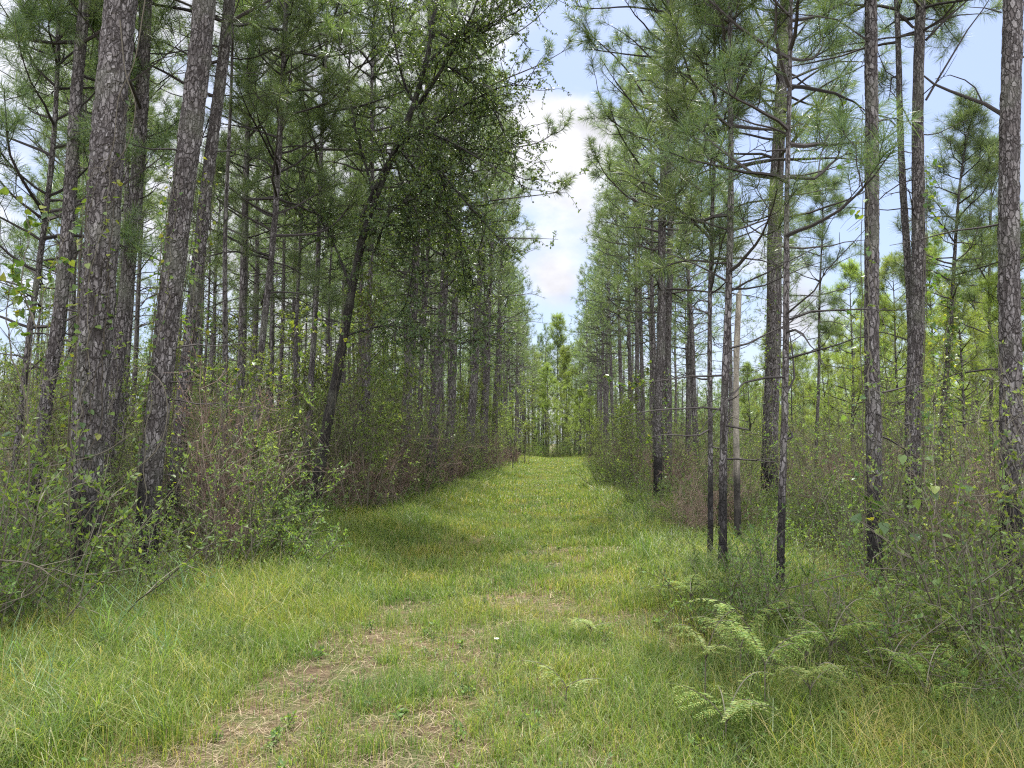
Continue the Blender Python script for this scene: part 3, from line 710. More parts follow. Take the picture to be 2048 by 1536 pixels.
# the bare branch of the right-edge pine
def bare_branch():
    root = heroes['R11'][0]; off = np.array(root.location)
    mb = MB()
    def pl(pts, Y, r0, r1, dy=0):
        P = np.array([at(x, y, Y+dy*i) for i, (x, y) in enumerate(pts)])-off; tubes(mb, P[None], rad(1, len(P), r0, r1), 6)
    pl([(2003, 228), (1970, 208), (1935, 195), (1900, 182), (1868, 168), (1848, 152)], 8.3, .022, .010, .05)
    pl([(1965, 205), (1950, 175), (1930, 160), (1900, 150), (1870, 158)], 8.35, .008, .004)
    pl([(2003, 25), (1970, 16), (1935, 14)], 8.3, .008, .003)
    o = link('bare_branch', mb.mesh('bare_branch', M_LIMB), root); o['label'] = 'leafless branch reaching left'
    root = heroes['R8'][0]; off = np.array(root.location); mb = MB()
    pl([(1852, 200), (1875, 160), (1905, 110), (1935, 60), (1965, 20), (1978, 0)], 13, .02, .008)
    pl([(1852, 80), (1890, 40), (1930, 5), (1955, -20)], 13, .025, .01)
    pl([(1822, 250), (1800, 205), (1780, 180)], 13, .012, .006)
    o = link('bare_branch', mb.mesh('bare_branch', M_LIMB), root)
bare_branch()

# ------------------------------------------------------------------ vines and climbers on trunks
def climber(key, z0, z1, n, size, label, side=0, stems=3, mat=None, spread=1., out=.05):
    root, ln, R = heroes[key]; off = np.array(root.location)
    o = link('climbing_vine', None, None, tuple(off)); st = MB(); lv = MB()
    for s in range(stems):
        zs = np.linspace(z0 if s else 0.02, z1*rng.uniform(.8, 1), 40); a = side+rng.normal()*.8+np.cumsum(rng.normal(size=40)*.13)-math.pi/2
        c = ln(zs); r = R(zs)+.018+.02*np.abs(np.sin(zs*3+s))
        P = c+np.stack([np.cos(a)*r, np.sin(a)*r, 0*a], 1); tubes(st, P[None], rad(1, 40, .007, .003), 4)
        Pq, T, t = sample_poly(P[None], n//stems, .02, 1)
        outv = unit((Pq-ln(Pq[:, 2]))*[1, 1, 0])
        Pq = Pq+outv*rng.uniform(0, out, (len(Pq), 1))+rng.normal(size=Pq.shape)*.03*spread
        D = outv*.7+rand_unit(len(Pq))*.6+[0, 0, -.5]
        heart_leaves(lv, Pq, D, size)
    link('stem', st.mesh('stem', M_STEM), o); link('foliage', lv.mesh('foliage', mat or M_VINE), o)
    tag(o, label, 'vine', 'vines climbing the pines')
climber('B', .1, 5.2, 260, .06, 'thin-stemmed vine with sparse leaves on the thickest trunk', 0, 9)
climber('C', .3, 5.6, 420, .05, 'dense green vine climbing the broad leaning scorched pine', -.5, 6)
climber('D', .3, 5.8, 240, .05, 'leafy vine hugging the pine right of the broad vine-clad trunk', .8, 3)
climber('A', .3, 5.2, 150, .055, 'vine on the leftmost of the large leaning trunks', .6, 3)
climber('R3', .3, 5.5, 260, .055, 'twiggy vine around the stout pine right of the dead pole', 0, 4, out=.12)
climber('R8', .3, 7.0, 240, .075, 'large-leaved vine hanging along the upright twin pine', .9, 4, out=.18)
climber('R9', 1.2, 6.0, 600, .075, 'dense dark ivy cloaking the slim pine near the right edge', 0, 5, out=.12)
climber('R6', 2., 5.8, 60, .06, 'few vine leaves hanging off the left side of the straight plated pine', -1.4, 2, out=.15)
climber('R0', .2, 3.5, 110, .06, 'small vine on the black-footed pine right of the lane', 0, 2)

# ------------------------------------------------------------------ understorey kinds
def sapling(H, seed, leaf=.07, n=9, mat=M_SAP):
    global rng
    keep = rng; rng = np.random.default_rng(seed)
    st = MB(); lv = MB()
    main = grow(np.zeros((1, 3)), np.array([[rng.normal()*.1, rng.normal()*.1, 1]]), H, 10, .3, .07); tubes(st, main, rad(1, 10, .028, .006), 6)
    P, T, t = sample_poly(main, n*3, .25, 1)
    q = rand_unit(len(P)); q[:, 2] = np.abs(q[:, 2])*.5
    B = grow(P, q+T*.3, H*.32*(1.15-t)*rng.uniform(.5, 1, len(P))+.2, 6, .15, .16); tubes(st, B, rad(len(B), 6, .01, .003), 3)
    P, T, t = sample_poly(B, 5, .25, 1); C = grow(P, T*.5+rand_unit(len(P)), rng.uniform(.15, .45, len(P)), 4, .1, .15); tubes(st, C, rad(len(C), 4, .004, .002), 3)
    P, T, t = sample_poly(C, 14, .1, 1); leaves(lv, P, T*.4+rand_unit(len(P))*.8, leaf, leaf*.5, .5)
    rng = keep
    return st.mesh('stem', M_STEM), lv.mesh('foliage', mat)
def shrub(H, W, seed, leaf=.03, stems=12, mat=M_SHRUB, lm=13):
    global rng
    keep = rng; rng = np.random.default_rng(seed)
    st = MB(); lv = MB()
    S = np.zeros((stems, 3)); S[:, :2] = rng.normal(size=(stems, 2))*W*.18
    D = np.concatenate([rng.normal(size=(stems, 2))*W/H*.5, np.ones((stems, 1))], 1)
    A = grow(S, D, H*rng.uniform(.7, 1.1, stems), 7, .1, .1); tubes(st, A, rad(stems, 7, .007, .002), 3)
    P, T, t = sample_poly(A, 10, .08, 1); B = grow(P, T*.8+rand_unit(len(P))*.8, H*rng.uniform(.12, .32, len(P)), 4, .2, .15); tubes(st, B, rad(len(B), 4, .004, .0015), 3)
    P, T, t = sample_poly(B, lm, .1, 1); leaves(lv, P, T*.5+rand_unit(len(P))*.7+[0, 0, .2], leaf, leaf*.42, .5)
    rng = keep
    return st.mesh('stems', M_STEM), lv.mesh('foliage', mat)
def brush(H, W, seed, stems=30, bare=.45, lsize=.022, nl=1, lmat=None, smat=None):
    global rng
    keep = rng; rng = np.random.default_rng(seed)
    st = MB(); lv = MB()
    S = np.zeros((stems, 3)); S[:, :2] = rng.normal(size=(stems, 2))*W*.25
    D = np.concatenate([rng.normal(size=(stems, 2))*W/H*.32, np.ones((stems, 1))], 1)
    A = grow(S, D, H*rng.uniform(.55, 1.1, stems), 8, .0, .1); tubes(st, A, rad(stems, 8, .006, .002), 3)
    P, T, t = sample_poly(A, 9 if nl == 1 else 6, .15, 1); B = grow(P, T*.9+rand_unit(len(P))*.8, H*rng.uniform(.12, .34, len(P)), 5, .1, .18); tubes(st, B, rad(len(B), 5, .0035, .0018), 3)
    P, T, t = sample_poly(B, 4 if nl == 1 else 3, .1, 1); C = grow(P, T*.7+rand_unit(len(P))*.9, rng.uniform(.06, .25, len(P)), 3, .1, .18); tubes(st, C, rad(len(C), 3, .0025, .0015), 3)
    P, T, t = sample_poly(C, nl, .2, 1); k = rng.uniform(size=len(P)) < bare
    leaves(lv, P[k], T[k]+rand_unit(int(k.sum())), lsize, lsize*.5, .3)
    rng = keep
    return st.mesh('stems', smat or M_BRUSH), lv.mesh('foliage', lmat or M_DRY)
SAPS = [sapling(rng.uniform(3.2, 5.2), 400+i, n=8) for i in range(5)]
SHR = [shrub(rng.uniform(.7, 1.5), rng.uniform(.9, 1.6), 500+i, rng.choice([.034, .042, .052]), rng.integers(9, 17), lm=10) for i in range(9)]
BRU = [brush(rng.uniform(1.2, 2.6), rng.uniform(.8, 1.6), 600+i, rng.integers(20, 40)) for i in range(8)]
TALL = [brush(rng.uniform(2.4, 3.8), rng.uniform(.8, 1.5), 700+i, rng.integers(8, 15), .95, .046, 5, M_SAP if i % 2 == 0 else M_SHRUB, M_STEM) for i in range(7)]
def put(name, var, x, y, s, label, cat, group):
    o = link(name, None, None, (x, y, float(gz(x, y))-.02), rng.uniform(0, 6.28), s); o.empty_display_size = .2
    for nm, me in zip(('stems' if name != 'sapling' else 'stem', 'foliage'), var): link(nm, me, o)
    return tag(o, label, cat, group)
LEFT_EDGE = lambda y: -3.0-.15*np.sin(y*.7)
def edge_l(y): return -3.25+.3*math.sin(y*.9)+(.55 if y > 18 else 0)+min(1.1, max(0, y-28)*.035)
def edge_r(y): return 1.2+.25*math.sin(y*.7+1)

SIGHT = [(at(px, 900, Y)[0], Y) for px, Y in ((1475, 11.3), (1449, 8.8), (1420, 9.7), (1562, 7.7), (1749, 8.2), (1318, 19), (1541, 18), (640, 15), (285, 8.8), (168, 7.6))]
def blocks(x, y):
    return any(y < b+.3 and abs(x-a*y/b) < .5 for a, b in SIGHT)
def scatter(n, ylo, yhi, side, dmin, dmax, power=1., clear=False):
    out = []
    tries = 0
    while len(out) < n and tries < n*60:
        tries += 1
        y = ylo+(yhi-ylo)*rng.uniform()**power
        e = edge_l(y) if side < 0 else edge_r(y)
        x = e+side*(dmin+(dmax-dmin)*rng.uniform()**1.3)
        if not inview(x, y, .8) or (clear and blocks(x, y)): continue
        if any((x-a)**2+(y-b)**2 < .35**2 for a, b in tree_xy if abs(a-x) < 1): continue
        out.append((x, y))
    return sorted(out, key=lambda q: q[1])
def words(n):
    u = 'zero one two three four five six seven eight nine ten eleven twelve thirteen fourteen fifteen sixteen seventeen eighteen nineteen'.split()
    t = ['', '', 'twenty', 'thirty', 'forty', 'fifty', 'sixty']
    return u[n] if n < 20 else t[n//10]+('-'+u[n % 10] if n % 10 else '')
def kind_scatter(name, vars_, side, n, ylo, yhi, dmin, dmax, srange, adj, cat, group, power=1.2):
    w = 'left' if side < 0 else 'right'
    pts = scatter(n, ylo, yhi, side, dmin, dmax, power, name != 'green_shrub')
    # label by depth block and order out from the lane
    blk = {}
    for x, y in pts: blk.setdefault(int(y//2.5), []).append((abs(x), x, y))
    for b, L_ in sorted(blk.items()):
        for i, (_, x, y) in enumerate(sorted(L_)):
            put(name, vars_[rng.integers(len(vars_))], x, y, rng.uniform(*srange),
                f'{adj} {w} of the lane, {ORD[min(i, 29)]} out from the grass, {words(int(round(b*2.5+1.25)))} metres away', cat, group+' '+w+' of the lane')
kind_scatter('brown_shrub', BRU, -1, 105, 9.0, 55, .9, 13, (.5, 1.05), 'brown twiggy shrub', 'shrub', 'brown twiggy shrubs', 1.3)
kind_scatter('brown_shrub', BRU, 1, 75, 8.5, 60, .7, 11, (.4, .95), 'brown twiggy shrub', 'shrub', 'brown twiggy shrubs', 1.3)
kind_scatter('green_shrub', SHR, -1, 142, 5.6, 34, .45, 8, (.5, 1.25), 'green leafy shrub', 'shrub', 'low green shrubs', 1.4)
kind_scatter('green_shrub', SHR, 1, 138, 4.8, 30, .1, 6.5, (.4, 1.05), 'green leafy shrub', 'shrub', 'low green shrubs', 1.4)
kind_scatter('tall_shrub', TALL, -1, 185, 8, 40, .7, 14, (.6, 1.3), 'tall whippy shrub', 'shrub', 'tall whippy shrubs', 1.3)
kind_scatter('tall_shrub', TALL, 1, 150, 7, 42, .6, 10, (.3, .95), 'tall whippy shrub', 'shrub', 'tall whippy shrubs', 1.3)
kind_scatter('sapling', SAPS, -1, 30, 9.5, 17, .8, 9, (.4, .75), 'leafy sapling', 'sapling', 'leafy saplings', 1.)
kind_scatter('sapling', SAPS, -1, 120, 17.6, 58, .8, 24, (.6, 1.4), 'leafy sapling', 'sapling', 'leafy saplings', 1.1)
kind_scatter('sapling', SAPS, 1, 80, 13, 60, .9, 18, (.4, .85), 'leafy sapling', 'sapling', 'leafy saplings', 1.)

for x, y, i in put_later:
    put('sapling', SAPS[i % 5], x, y, rng.uniform(.55, 1.2), f'sunlit sapling in the thicket closing the lane, {ORD[i]} counted along it', 'sapling', 'saplings closing the lane')
for i in range(16):
    x = -4.4+.55*i+rng.normal()*.2; y = rng.uniform(77, 84)
    put('green_shrub', SHR[i % 9], x, y, rng.uniform(1.2, 2.1), f'sunny shrub at the very end of the lane, {ORD[i]} from the left', 'shrub', 'shrubs at the very end of the lane')
# ------------------------------------------------------------------ grass
def fbm(x, y, s, seed):
    r = np.random.default_rng(seed); v = np.zeros(x.shape); a = 1; tot = 0
    for o in range(4):
        for _ in range(3):
            th = r.uniform(0, 6.28); ph = r.uniform(0, 6.28); f = s*2**o*r.uniform(.8, 1.25)
            v += a*np.sin((x*math.cos(th)+y*math.sin(th))*f+ph+1.3*np.sin((x*math.sin(th)-y*math.cos(th))*f*.7))/3
        tot += a; a *= .55
    return v/tot
def blades(mb, X, Y, h, w, bend, az=None):
    n = len(X); az = rng.uniform(0, 6.28, n) if az is None else az
    g = gz(X, Y); b = np.stack([np.cos(az), np.sin(az)], 1); s = np.stack([-np.sin(az), np.cos(az)], 1)
    tw = rng.uniform(-.9, .9, n); s = s*np.cos(tw)[:, None]+b*np.sin(tw)[:, None]
    vs = []
    for t in (0, .38, .72, 1.):
        a = bend*t*t
        off = b*(h*np.sin(a)*t*.95)[:, None]; z = g-.01+h*t*np.cos(a*.8)
        ww = w*(1-t)**.6*.5 if t < 1 else 0
        c = np.stack([X+off[:, 0], Y+off[:, 1], z], 1)
        if t < 1:
            sv = np.zeros((n, 3)); sv[:, :2] = s*np.asarray(ww)[:, None]; vs += [c-sv, c+sv]
        else: vs.append(c)
    V = np.stack(vs, 1); bb = (np.arange(n)*7)[:, None]
    mb.add(V, np.concatenate([bb+[0, 1, 3], bb+[0, 3, 2], bb+[2, 3, 5], bb+[2, 5, 4], bb+[4, 5, 6]]))
def lane_t(X, Y):
    """0 at the middle of the lane, 1 at its edges"""
    l = -3.25+.3*np.sin(Y*.9); r = 2.05+.25*np.sin(Y*.7+1); c = (l+r)/2
    return np.abs(X-c)/((r-l)/2)
def bare(X, Y):
    """how worn the ground is (1 bare)"""
    v = fbm(X, Y, 1.1, 3)
    t1 = np.exp(-((X+1.75+.1*np.sin(Y*.6))/.55)**2); t2 = np.exp(-((X+.55)/.4)**2)*.45
    near = np.clip((16-Y)/8, 0, 1)
    return np.clip((t1*.95+t2*.9+.16)*near+.42*np.exp(-((X+1.45)/.5)**2-((Y-4.1)/1.1)**2)+.3*np.exp(-((X+.6)/.4)**2-((Y-4.)/.9)**2)+v*1.25-.38+.5*fbm(X, Y, 6., 5)+.35*fbm(X, Y, 17., 6), 0, 1)
def grass():
    mb = MB()
    for (n, y0, y1, wmul, hm) in ((150000, 2.6, 8, 1, 1), (110000, 8, 18, 1.7, 1), (90000, 18, 45, 3.4, 1.1), (35000, 45, 100, 7.5, 1.15)):
        Y = y0+(y1-y0)*rng.uniform(size=n)**1.15; half = Y*.72+2
        X = np.where(rng.uniform(size=n) < .72, rng.uniform(-4.2, 2.9, n), rng.uniform(-1, 1, n)*half)
        X = np.where(y1 > 90, rng.uniform(-4.5, 3.5, n), X)
        t = lane_t(X, Y); b = bare(X, Y)
        cl = fbm(X, Y, 2.6, 11)
        keep = rng.uniform(size=n) > np.clip(b*1.5-.1, 0, .95)
        keep &= rng.uniform(size=n) < np.clip(1.15+cl*.9, .25, 1)
        keep &= (t < 1.15) | (rng.uniform(size=n) < np.clip(.5-(t-1.15)*.35, .04, 1))
        X, Y, t, b, cl = X[keep], Y[keep], t[keep], b[keep], cl[keep]; m = len(X)
        h = (.085+.2*np.clip(t-.25, 0, .9)+.06*cl)*rng.uniform(.5, 1.8, m)*(1-.5*b)*hm
        h = np.clip(h, .05, .6)
        blades(mb, X, Y, h, .0042*wmul*rng.uniform(.7, 1.4, m), rng.uniform(.2, 1.5, m))
    # arching clumps on both shoulders
    n = 720; Yc = 3.+15*rng.uniform(size=n)**1.4
    sd = rng.uniform(size=n) < .55
    Xc = np.where(sd, -2.4-rng.gamma(1.6, .6, n), 1.3+rng.gamma(1.5, .45, n)); k = 46
    X = np.repeat(Xc, k)+rng.normal(size=n*k)*.05; Y = np.repeat(Yc, k)+rng.normal(size=n*k)*.05; hh = np.repeat(rng.uniform(.26, .52, n), k)*rng.uniform(.6, 1.1, n*k)
    blades(mb, X, Y, hh, .0052*rng.uniform(.7, 1.3, n*k)*np.clip(Y/7, 1, 2), rng.uniform(.5, 1.9, n*k))
    # small clumps over the lane
    n = 1500; Yc = 3.+14*rng.uniform(size=n)**1.3; Xc = rng.uniform(-3, 2, n); kk = bare(Xc, Yc) < .3; Xc = Xc[kk]; Yc = Yc[kk]; n = len(Xc); k = 22
    X = np.repeat(Xc, k)+rng.normal(size=n*k)*.03; Y = np.repeat(Yc, k)+rng.normal(size=n*k)*.03; hh = np.repeat(rng.uniform(.12, .26, n), k)*rng.uniform(.6, 1.1, n*k)
    blades(mb, X, Y, hh, .0042*np.clip(Y/7, 1, 2)*rng.uniform(.7, 1.3, n*k), rng.uniform(.3, 1.4, n*k))
    # seed stalks standing above the blades
    n = 4500; Y = 3.+20*rng.uniform(size=n)**1.4; X = np.where(rng.uniform(size=n) < .6, rng.uniform(-5, -2.2, n), rng.uniform(-2.5, 2.2, n))
    blades(mb, X, Y, rng.uniform(.2, .55, n), .0032*np.clip(Y/6, 1, 3), rng.uniform(.1, .9, n))
    # long soft blades where the lane meets the brush
    n = 60000; Y = 3.+30*rng.uniform(size=n)**1.4; sd = rng.uniform(size=n) < .6; X = np.where(sd, -2.6-rng.gamma(2, .55, n), .9+rng.gamma(2, .4, n)); k = fbm(X, Y, 2., 21) > -.25; X = X[k]; Y = Y[k]; n = len(X)
    blades(mb, X, Y, rng.uniform(.22, .55, n), .0048*rng.uniform(.7, 1.2, n)*np.clip(Y/6.5, 1, 4), rng.uniform(.4, 1.8, n))
    return mb.mesh('grass', M_GRASS)
tag(link('grass', grass()), 'green and yellowing grass carpeting the lane and its shoulders', kind='stuff')

def straw():
    mb = MB(); n = 110000
    Y = 2.8+26*rng.uniform(size=n)**1.9; X = rng.uniform(-1, 1, n)*(Y*.72+1.5)
    b = bare(X, Y); k = (rng.uniform(size=n) < .3+b) ; X = X[k]; Y = Y[k]; n = len(X)
    az = rng.uniform(0, 6.28, n); ln = rng.uniform(.06, .2, n); el = rng.normal(size=n)*.12; w = .0022*np.clip(Y/4, 1, 5)
    d = np.stack([np.cos(az), np.sin(az), el], 1); s = np.stack([-np.sin(az), np.cos(az), 0*az], 1)*w[:, None]
    P = np.stack([X, Y, gz(X, Y)+rng.uniform(.004, .03, n)], 1); Mi = P+d*(ln*.5)[:, None]+[0, 0, .006]; E = P+d*ln[:, None]+s*rng.normal(size=(n, 1))*3
    V = np.stack([P-s*.5, P+s*.5, Mi-s*.5, Mi+s*.5, E], 1); bb = (np.arange(n)*5)[:, None]
    mb.add(V, np.concatenate([bb+[0, 1, 3], bb+[0, 3, 2], bb+[2, 3, 4]]))
    return mb.mesh('pine_straw', M_STRAW)
tag(link('pine_straw', straw()), 'fallen brown pine straw lying in the worn patches', kind='stuff')

def low_cover():
    """low broad-leaved ground plants too many to count"""
    st = MB(); lv = MB(); n = 9500
    Y = 3.2+40*rng.uniform(size=n)**1.3; X = rng.uniform(-1, 1, n)*(Y*.72+1.5)
    t = lane_t(X, Y); k = rng.uniform(size=n) < np.clip((t-.5)*1.3, .13, 1); X = X[k]; Y = Y[k]; n = len(X); t = t[k]
    S = np.stack([X, Y, gz(X, Y)], 1); h = rng.uniform(.12, .4, n)*np.clip(t, .4, 1.25)*np.where(t > 1.25, rng.uniform(1, 2.6, n), 1)
    m = 4
    A = grow(np.repeat(S, m, 0), np.concatenate([rng.normal(size=(n*m, 2))*.45, np.ones((n*m, 1))], 1), np.repeat(h, m)*rng.uniform(.6, 1.2, n*m), 5, .1, .12)
    tubes(st, A, rad(n*m, 5, .0025, .0012), 3)
    P, T, _ = sample_poly(A, 9, .2, 1); sz = np.repeat(np.repeat(rng.uniform(.02, .045, n)*np.clip(Y/9, 1, 1.8), m), 9)
    leaves(lv, P, T*.4+rand_unit(len(P))*.8, sz, sz*.45, .6)
    return lv.mesh('undergrowth', M_SHRUB), st.mesh('stems', M_STEM)
a, b = low_cover()
o = tag(link('undergrowth', a), 'low leafy ground cover along the lane shoulders and forest floor', kind='stuff'); x = link('stems', b, o); x['kind'] = 'stuff'

# ------------------------------------------------------------------ ferns, tussocks, flowers, near leafy plants
def frond(mb, st, base, az, L_, lift):
    k = 12; t = np.linspace(0, 1, k)
    d = np.array([math.cos(az), math.sin(az), 0]); P = base+d*(L_*(.35*t+.5*t**1.6))[:, None]+np.array([0, 0, 1])*(L_*lift*(1.25*t-.8*t**2.2))[:, None]
    tubes(st, P[None], rad(1, k, .004, .0012), 3)
    s = np.array([-d[1], d[0], 0])
    for sg in (-1, 1):
        tt = np.sort(rng.uniform(.14, .98, 14))
        B = np.stack([np.interp(tt, t, P[:, i]) for i in range(3)], 1); tl = L_*.34*np.sin((1-tt)*2.4+.25)*np.clip((1.05-tt)*1.6, 0.06, 1)
        D = s*sg+d*.45+[0, 0, -.12]
        D = unit(D+rng.normal(size=3)*.08)
        # pinna: a rachis carrying leaflets each side
        for b_, l_ in zip(B, tl):
            m = max(3, int(l_/.012)); u = np.linspace(.08, 1, m); Q = b_+D*(l_*u)[:, None]+np.array([0, 0, -.1])*(l_*u**2)[:, None]
            for s2 in (-1, 1):
                dd = np.cross(D, [0, 0, 1.])*s2+D*.5
                leaves(mb, Q, np.repeat(dd[None], m, 0)+rng.normal(size=(m, 3))*.1, .026*l_/.12*(1.15-u)+.007, .0075, 1.1, .02)
def fern(x, y, n, L_, label, lift=1., hs=1.):
    o = link('bracken_fern', None, None, (x, y, float(gz(x, y)))); mb = MB(); st = MB(); a0 = rng.uniform(0, 6.28)
    h = rng.uniform(.1, .24)*hs
    tubes(st, np.array([[[0, 0, -.02], [.01, 0, h]]]), [[.005, .004]], 4)
    for i in range(n): frond(mb, st, np.array([.01, 0, h]), a0+i*6.28/n+rng.normal()*.5, L_*rng.uniform(.65, 1.25), lift*rng.uniform(.35, 1.2))
    link('stalk', st.mesh('stalk', M_STEM), o); link('fronds', mb.mesh('fronds', M_FERN), o)
    tag(o, label, 'fern', 'bracken ferns in the right foreground')
def gpt(px, py):
    d = ray(px, py); t = -CH/d[2]; p = d*t; return p[0], p[1]
for (px, py, n, L_, lab) in ((1410, 1450, 3, .34, 'small upright yellow-green fern, foremost of the ferns'),
                             (1530, 1485, 5, .42, 'spreading pale fern right of the foremost small fern'),
                             (1620, 1500, 4, .4, 'fern with broad fronds in the bottom right grass'),
                             (1770, 1420, 6, .46, 'bright fern clump lying over brown litter at lower right'),
                             (1730, 1475, 4, .4, 'lower fern in front of the bright clump at lower right'),
                             (1880, 1330, 5, .5, 'flat-spreading fern beneath the dark shrub at right'),
                             (1580, 1305, 4, .42, 'faded fern left of the charred thin pine foot'),
                             (1660, 1400, 5, .42, 'fern directly left of the bright fern clump over brown litter'),
                             (1480, 1400, 4, .36, 'fern behind the small upright fern, toward the lane'),
                             (1450, 1530, 5, .38, 'fern at the bottom edge left of the grass tussock'),
                             (1850, 1460, 5, .42, 'fern on the brown litter near the lower right corner'),
                             (1690, 1330, 5, .4, 'shaded fern behind the bright fern clump'),
                             (1960, 1400, 5, .42, 'fern at the foot of the broadleaved bush in the right corner'),
                             (1380, 1270, 4, .36, 'fern half sunk in tall grass on the right shoulder'),
                             (1790, 1290, 5, .45, 'fern in the shade in front of the straight plated pine'),
                             (1500, 1240, 4, .36, 'fern by the feet of the two thin charred pines'),
                             (1130, 1420, 2, .36, 'single long fern frond arching over the middle of the lane'),
                             (1180, 1290, 3, .36, 'pale fern near the grassy right side of the lane')):
    x, y = gpt(px, py); mid = px < 1200; fern(x, y, n, L_, lab, .6 if mid else 1.15, .5 if mid else 1.6)

def tussock(px, py, n, h, w, label, mat=M_TALL, bend=(.3, 1.6)):
    x, y = gpt(px, py); mb = MB(); g0 = float(gz(x, y))
    X = x+rng.normal(size=n)*.05; Y = y+rng.normal(size=n)*.05
    blades(mb, X, Y, h*rng.uniform(.55, 1.1, n), w*rng.uniform(.7, 1.2, n), rng.uniform(*bend, n))
    for v in mb.v: v -= np.array([x, y, g0], np.float32)
    tag(link('grass_tussock', mb.mesh('grass_tussock', mat), None, (x, y, g0)), label, 'grass tussock', 'larger grass tussocks')
tussock(195, 1270, 40, .75, .012, 'tall blue-green grass tussock in front of the thickest trunk')
tussock(365, 1230, 34, .7, .012, 'tall blue-green grass tussock right of the scorched broad pine')
tussock(215, 1330, 60, .62, .009, 'arching coarse grass tussock below the thickest trunk')
for i, (px, py, h_) in enumerate(((140, 1230, .8), (270, 1290, .7), (430, 1200, .6), (60, 1300, .75), (330, 1340, .55), (520, 1130, .5), (20, 1380, .6))):
    tussock(px, py, 34, h_, .009, ['tall tussock left of the thickest trunk foot', 'tall tussock between the two broad trunks, nearer the viewer', 'tussock under the slim dark pine at the lane shoulder', 'tall tussock in front of the leftmost leaning trunk', 'middle tussock in the left shoulder grass', 'smaller tussock below the oak at the lane edge', 'tussock at the left picture edge in deep grass'][i])
tussock(75, 1450, 60, .5, .008, 'coarse dark grass tussock at the bottom left corner')
tussock(650, 1475, 90, .2, .004, 'small bright lime grass tuft on the bare straw patch', M_GRASS, (.1, .9))
tussock(740, 1520, 70, .22, .004, 'lime grass tuft at the bottom edge beside the bare patch', M_GRASS, (.1, 1.))
tussock(330, 1500, 80, .45, .006, 'arching green grass tussock at the bottom left', M_GRASS)
tussock(1600, 1530, 70, .4, .006, 'bright arching tussock at the bottom edge among the ferns', M_GRASS)
tussock(1300, 1330, 70, .42, .005, 'long-bladed tussock on the right shoulder of the lane', M_GRASS)

def flower(px, py, h, col, r, label, petals=9):
    x, y = gpt(px, py); o = link('wildflower', None, None, (x, y, float(gz(x, y))))
    st = MB(); tubes(st, np.array([[[0, 0, 0], [.01, 0, h*.5], [.0, .01, h]]]), [[.0025, .002, .002]], 4); link('stem', st.mesh('stem', M_SHRUB), o)
    mb = MB(); a = np.arange(petals)*6.283/petals; D = np.stack([np.cos(a), np.sin(a), np.full(petals, .35)], 1)
    leaves(mb, np.repeat([[0, .01, h]], petals, 0), D, r, r*.55, 2)
    m = leaf_mat('petals', [col, tuple(c*.85 for c in col)], .3, .6, .2, 0, (1, 1, 1)); link('petals', mb.mesh('petals', m), o)
    tag(o, label, 'wildflower')
flower(22, 1530, .16, (.75, .5, .03), .03, 'yellow flower in the grass at the bottom left corner')
flower(993, 1310, .12, (.8, .8, .72), .025, 'tiny white flower in the middle of the lane', 12)

def leafy_plant(pts, Y, r, n, size, label, name='leafy_vine', mat=None, sub=3, hang=.0):
    """a long stem with big alternate leaves, e.g. greenbrier"""
    o = None; st = MB(); lv = MB()
    for j, pl in enumerate(pts):
        P = np.array([at(x, y, Y+.12*j) for x, y in pl])
        if o is None:
            off = P[0].copy(); off[2] = max(min(off[2], float(gz(off[0], Y))), 0); o = link(name, None, None, tuple(off))
        P = P-off; k = len(P); s = np.linspace(0, 1, k); t = np.linspace(0, 1, 16)
        q = np.stack([np.interp(t, s, P[:, i]) for i in range(3)], 1); q[1:-1] = (q[:-2]+2*q[1:-1]+q[2:])/4; q += rng.normal(size=q.shape)*.01
        tubes(st, q[None], rad(1, 16, r, r*.4), 4)
        A, T, tt = sample_poly(q[None], sub*4, .1, 1); B = grow(A, T*.4+rand_unit(len(A)), rng.uniform(.1, .4, len(A)), 5, -hang, .15); tubes(st, B, rad(len(B), 5, r*.4, r*.2), 3)
        A, T, tt = sample_poly(B, max(1, n//(sub*4)), .2, 1); heart_leaves(lv, A, T*.3+rand_unit(len(A))*.8+[0, -.3, -.3], size, .8)
    link('stem', st.mesh('stem', M_STEM), o); link('foliage', lv.mesh('foliage', mat or M_VINE), o)
    tag(o, label, 'plant', 'leafy vines and stems near the camera')
leafy_plant([[(30, 1180), (60, 950), (52, 800), (70, 650), (95, 560), (130, 470)], [(52, 800), (20, 700), (15, 600), (40, 520)], [(70, 650), (40, 560), (60, 470), (50, 400)]], 6.2, .008, 50, .075, 'greenbrier with bright heart leaves at the left edge')
leafy_plant([[(1905, 1320), (1900, 1150), (1880, 1050), (1850, 960), (1845, 880)], [(1900, 1150), (1950, 1050), (2000, 980), (2005, 890)], [(1880, 1050), (1920, 1000), (1990, 985), (2046, 980)], [(1900, 1150), (1840, 1060), (1780, 1030), (1720, 1010)]], 5.8, .006, 22, .085, 'sapling with large pale leaves before the right-edge pine')
leafy_plant([[(1840, 1300), (1890, 1380), (1950, 1450), (1990, 1500)]], 4.6, .004, 10, .05, 'arching briar stem at the lower right corner')
leafy_plant([[(560, 870), (535, 760), (480, 700), (440, 655), (420, 640)], [(535, 760), (570, 680), (620, 655), (680, 650)]], 11.5, .006, 70, .07, 'bright yellow-green vine spray between the scorched pine and the oak')
leafy_plant([[(420, 950), (430, 820), (440, 740), (400, 725), (380, 735)], [(430, 800), (460, 745), (500, 740), (540, 765)]], 10.5, .006, 60, .065, 'lime vine mat topping a brown brush clump behind the leaning pine')
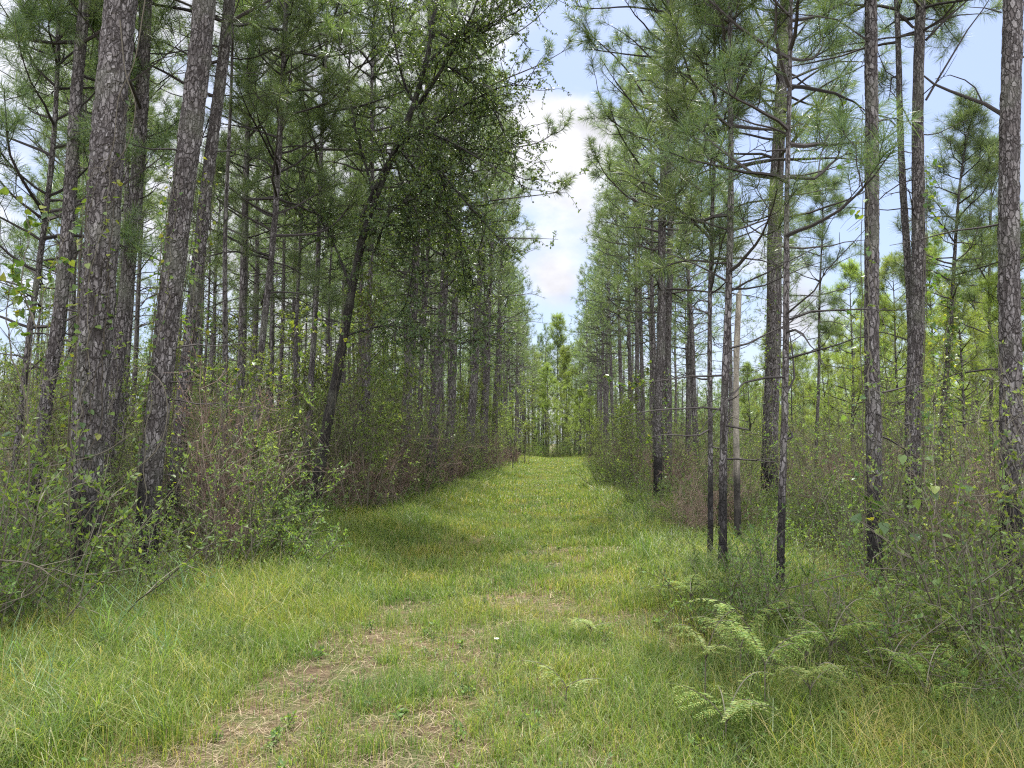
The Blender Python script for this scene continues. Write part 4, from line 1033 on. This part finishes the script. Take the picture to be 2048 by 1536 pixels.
leafy_plant([[(1330, 1000), (1290, 860), (1260, 770), (1210, 750), (1170, 770)], [(1260, 790), (1290, 740), (1330, 760)]], 19.5, .008, 70, .1, 'bright leafy spray leaning toward the lane at the right row')
for i, (px, py, s_, v_) in enumerate(((2000, 1480, .85, 2), (2040, 1370, 1.1, 5), (1930, 1310, .8, 1), (1990, 1260, 1.1, 3), (1840, 1230, .8, 6))):
    x, y = gpt(px, py)
    put('green_shrub', SHR[v_], x, y, s_, ['broadleaved bush at the lower right corner', 'large bush filling the right edge above the corner bush', 'dark bush over the flat-spreading fern', 'bush behind the dark bush at the right edge', 'small bush left of the dark bush in front of the plated pine'][i], 'shrub', 'near bushes at the right edge')
# long briar canes and bare stems in the near brush
def canes():
    for i, (pl, Y, lab) in enumerate((
        ([(1560, 1180), (1650, 1160), (1760, 1132), (1850, 1150), (1950, 1190), (2046, 1230)], 6.4, 'long pale arching cane crossing before the straight plated pine'),
        ([(1780, 1170), (1830, 1168), (1900, 1205), (1960, 1250)], 6.2, 'short arching cane below the long pale one'),
        ([(1940, 1245), (1955, 1160), (1935, 1060), (1925, 940), (1905, 820)], 6.0, 'bare upright cane left of the right-edge pine'),
        ([(110, 1130), (200, 980), (320, 910), (338, 830), (330, 770), (300, 740), (250, 730)], 6.6, 'looping bare vine stem across the two big left trunks'),
        ([(0, 945), (120, 930), (210, 905), (260, 870)], 6.3, 'thin pale twig crossing the foot of the thickest trunk'),
        ([(0, 1120), (60, 1125), (105, 1150), (60, 1190), (0, 1210)], 5.2, 'pale dry cane curling at the left edge'),
        ([(1585, 1160), (1640, 1000), (1660, 870), (1655, 760)], 9.5, 'thin upright stem between charred thin pine and plated pine'),
        ([(240, 40), (250, 150), (275, 210), (255, 300), (205, 350)], 7.25, 'grey vine stem snaking up the face of the thickest trunk'),
        ([(290, 0), (270, 130), (235, 190), (228, 300), (200, 340)], 7.2, 'second grey vine stem crossing the first on the thickest trunk'))):
        P = np.array([at(x, y, Y) for x, y in pl]); k = len(P); s = np.linspace(0, 1, k); t = np.linspace(0, 1, 24)
        q = np.stack([np.interp(t, s, P[:, c]) for c in range(3)], 1)
        for _ in range(3): q[1:-1] = (q[:-2]+2*q[1:-1]+q[2:])/4
        off = q[0].copy(); mb = MB(); tubes(mb, (q-off)[None], rad(1, 24, .006, .003), 5)
        A, T, _ = sample_poly((q-off)[None], 8, .1, 1); tubes(mb, grow(A, T+rand_unit(8)*.8, rng.uniform(.1, .5, 8), 5, .1, .15), rad(8, 5, .0025, .001), 3)
        tag(link('briar_cane', mb.mesh('briar_cane', M_STEM), None, tuple(off)), lab, 'briar cane', 'bare canes and vine stems')
canes()
print('verts', sum(len(m.vertices) for m in bpy.data.meshes), 'objects', len(bpy.data.objects))
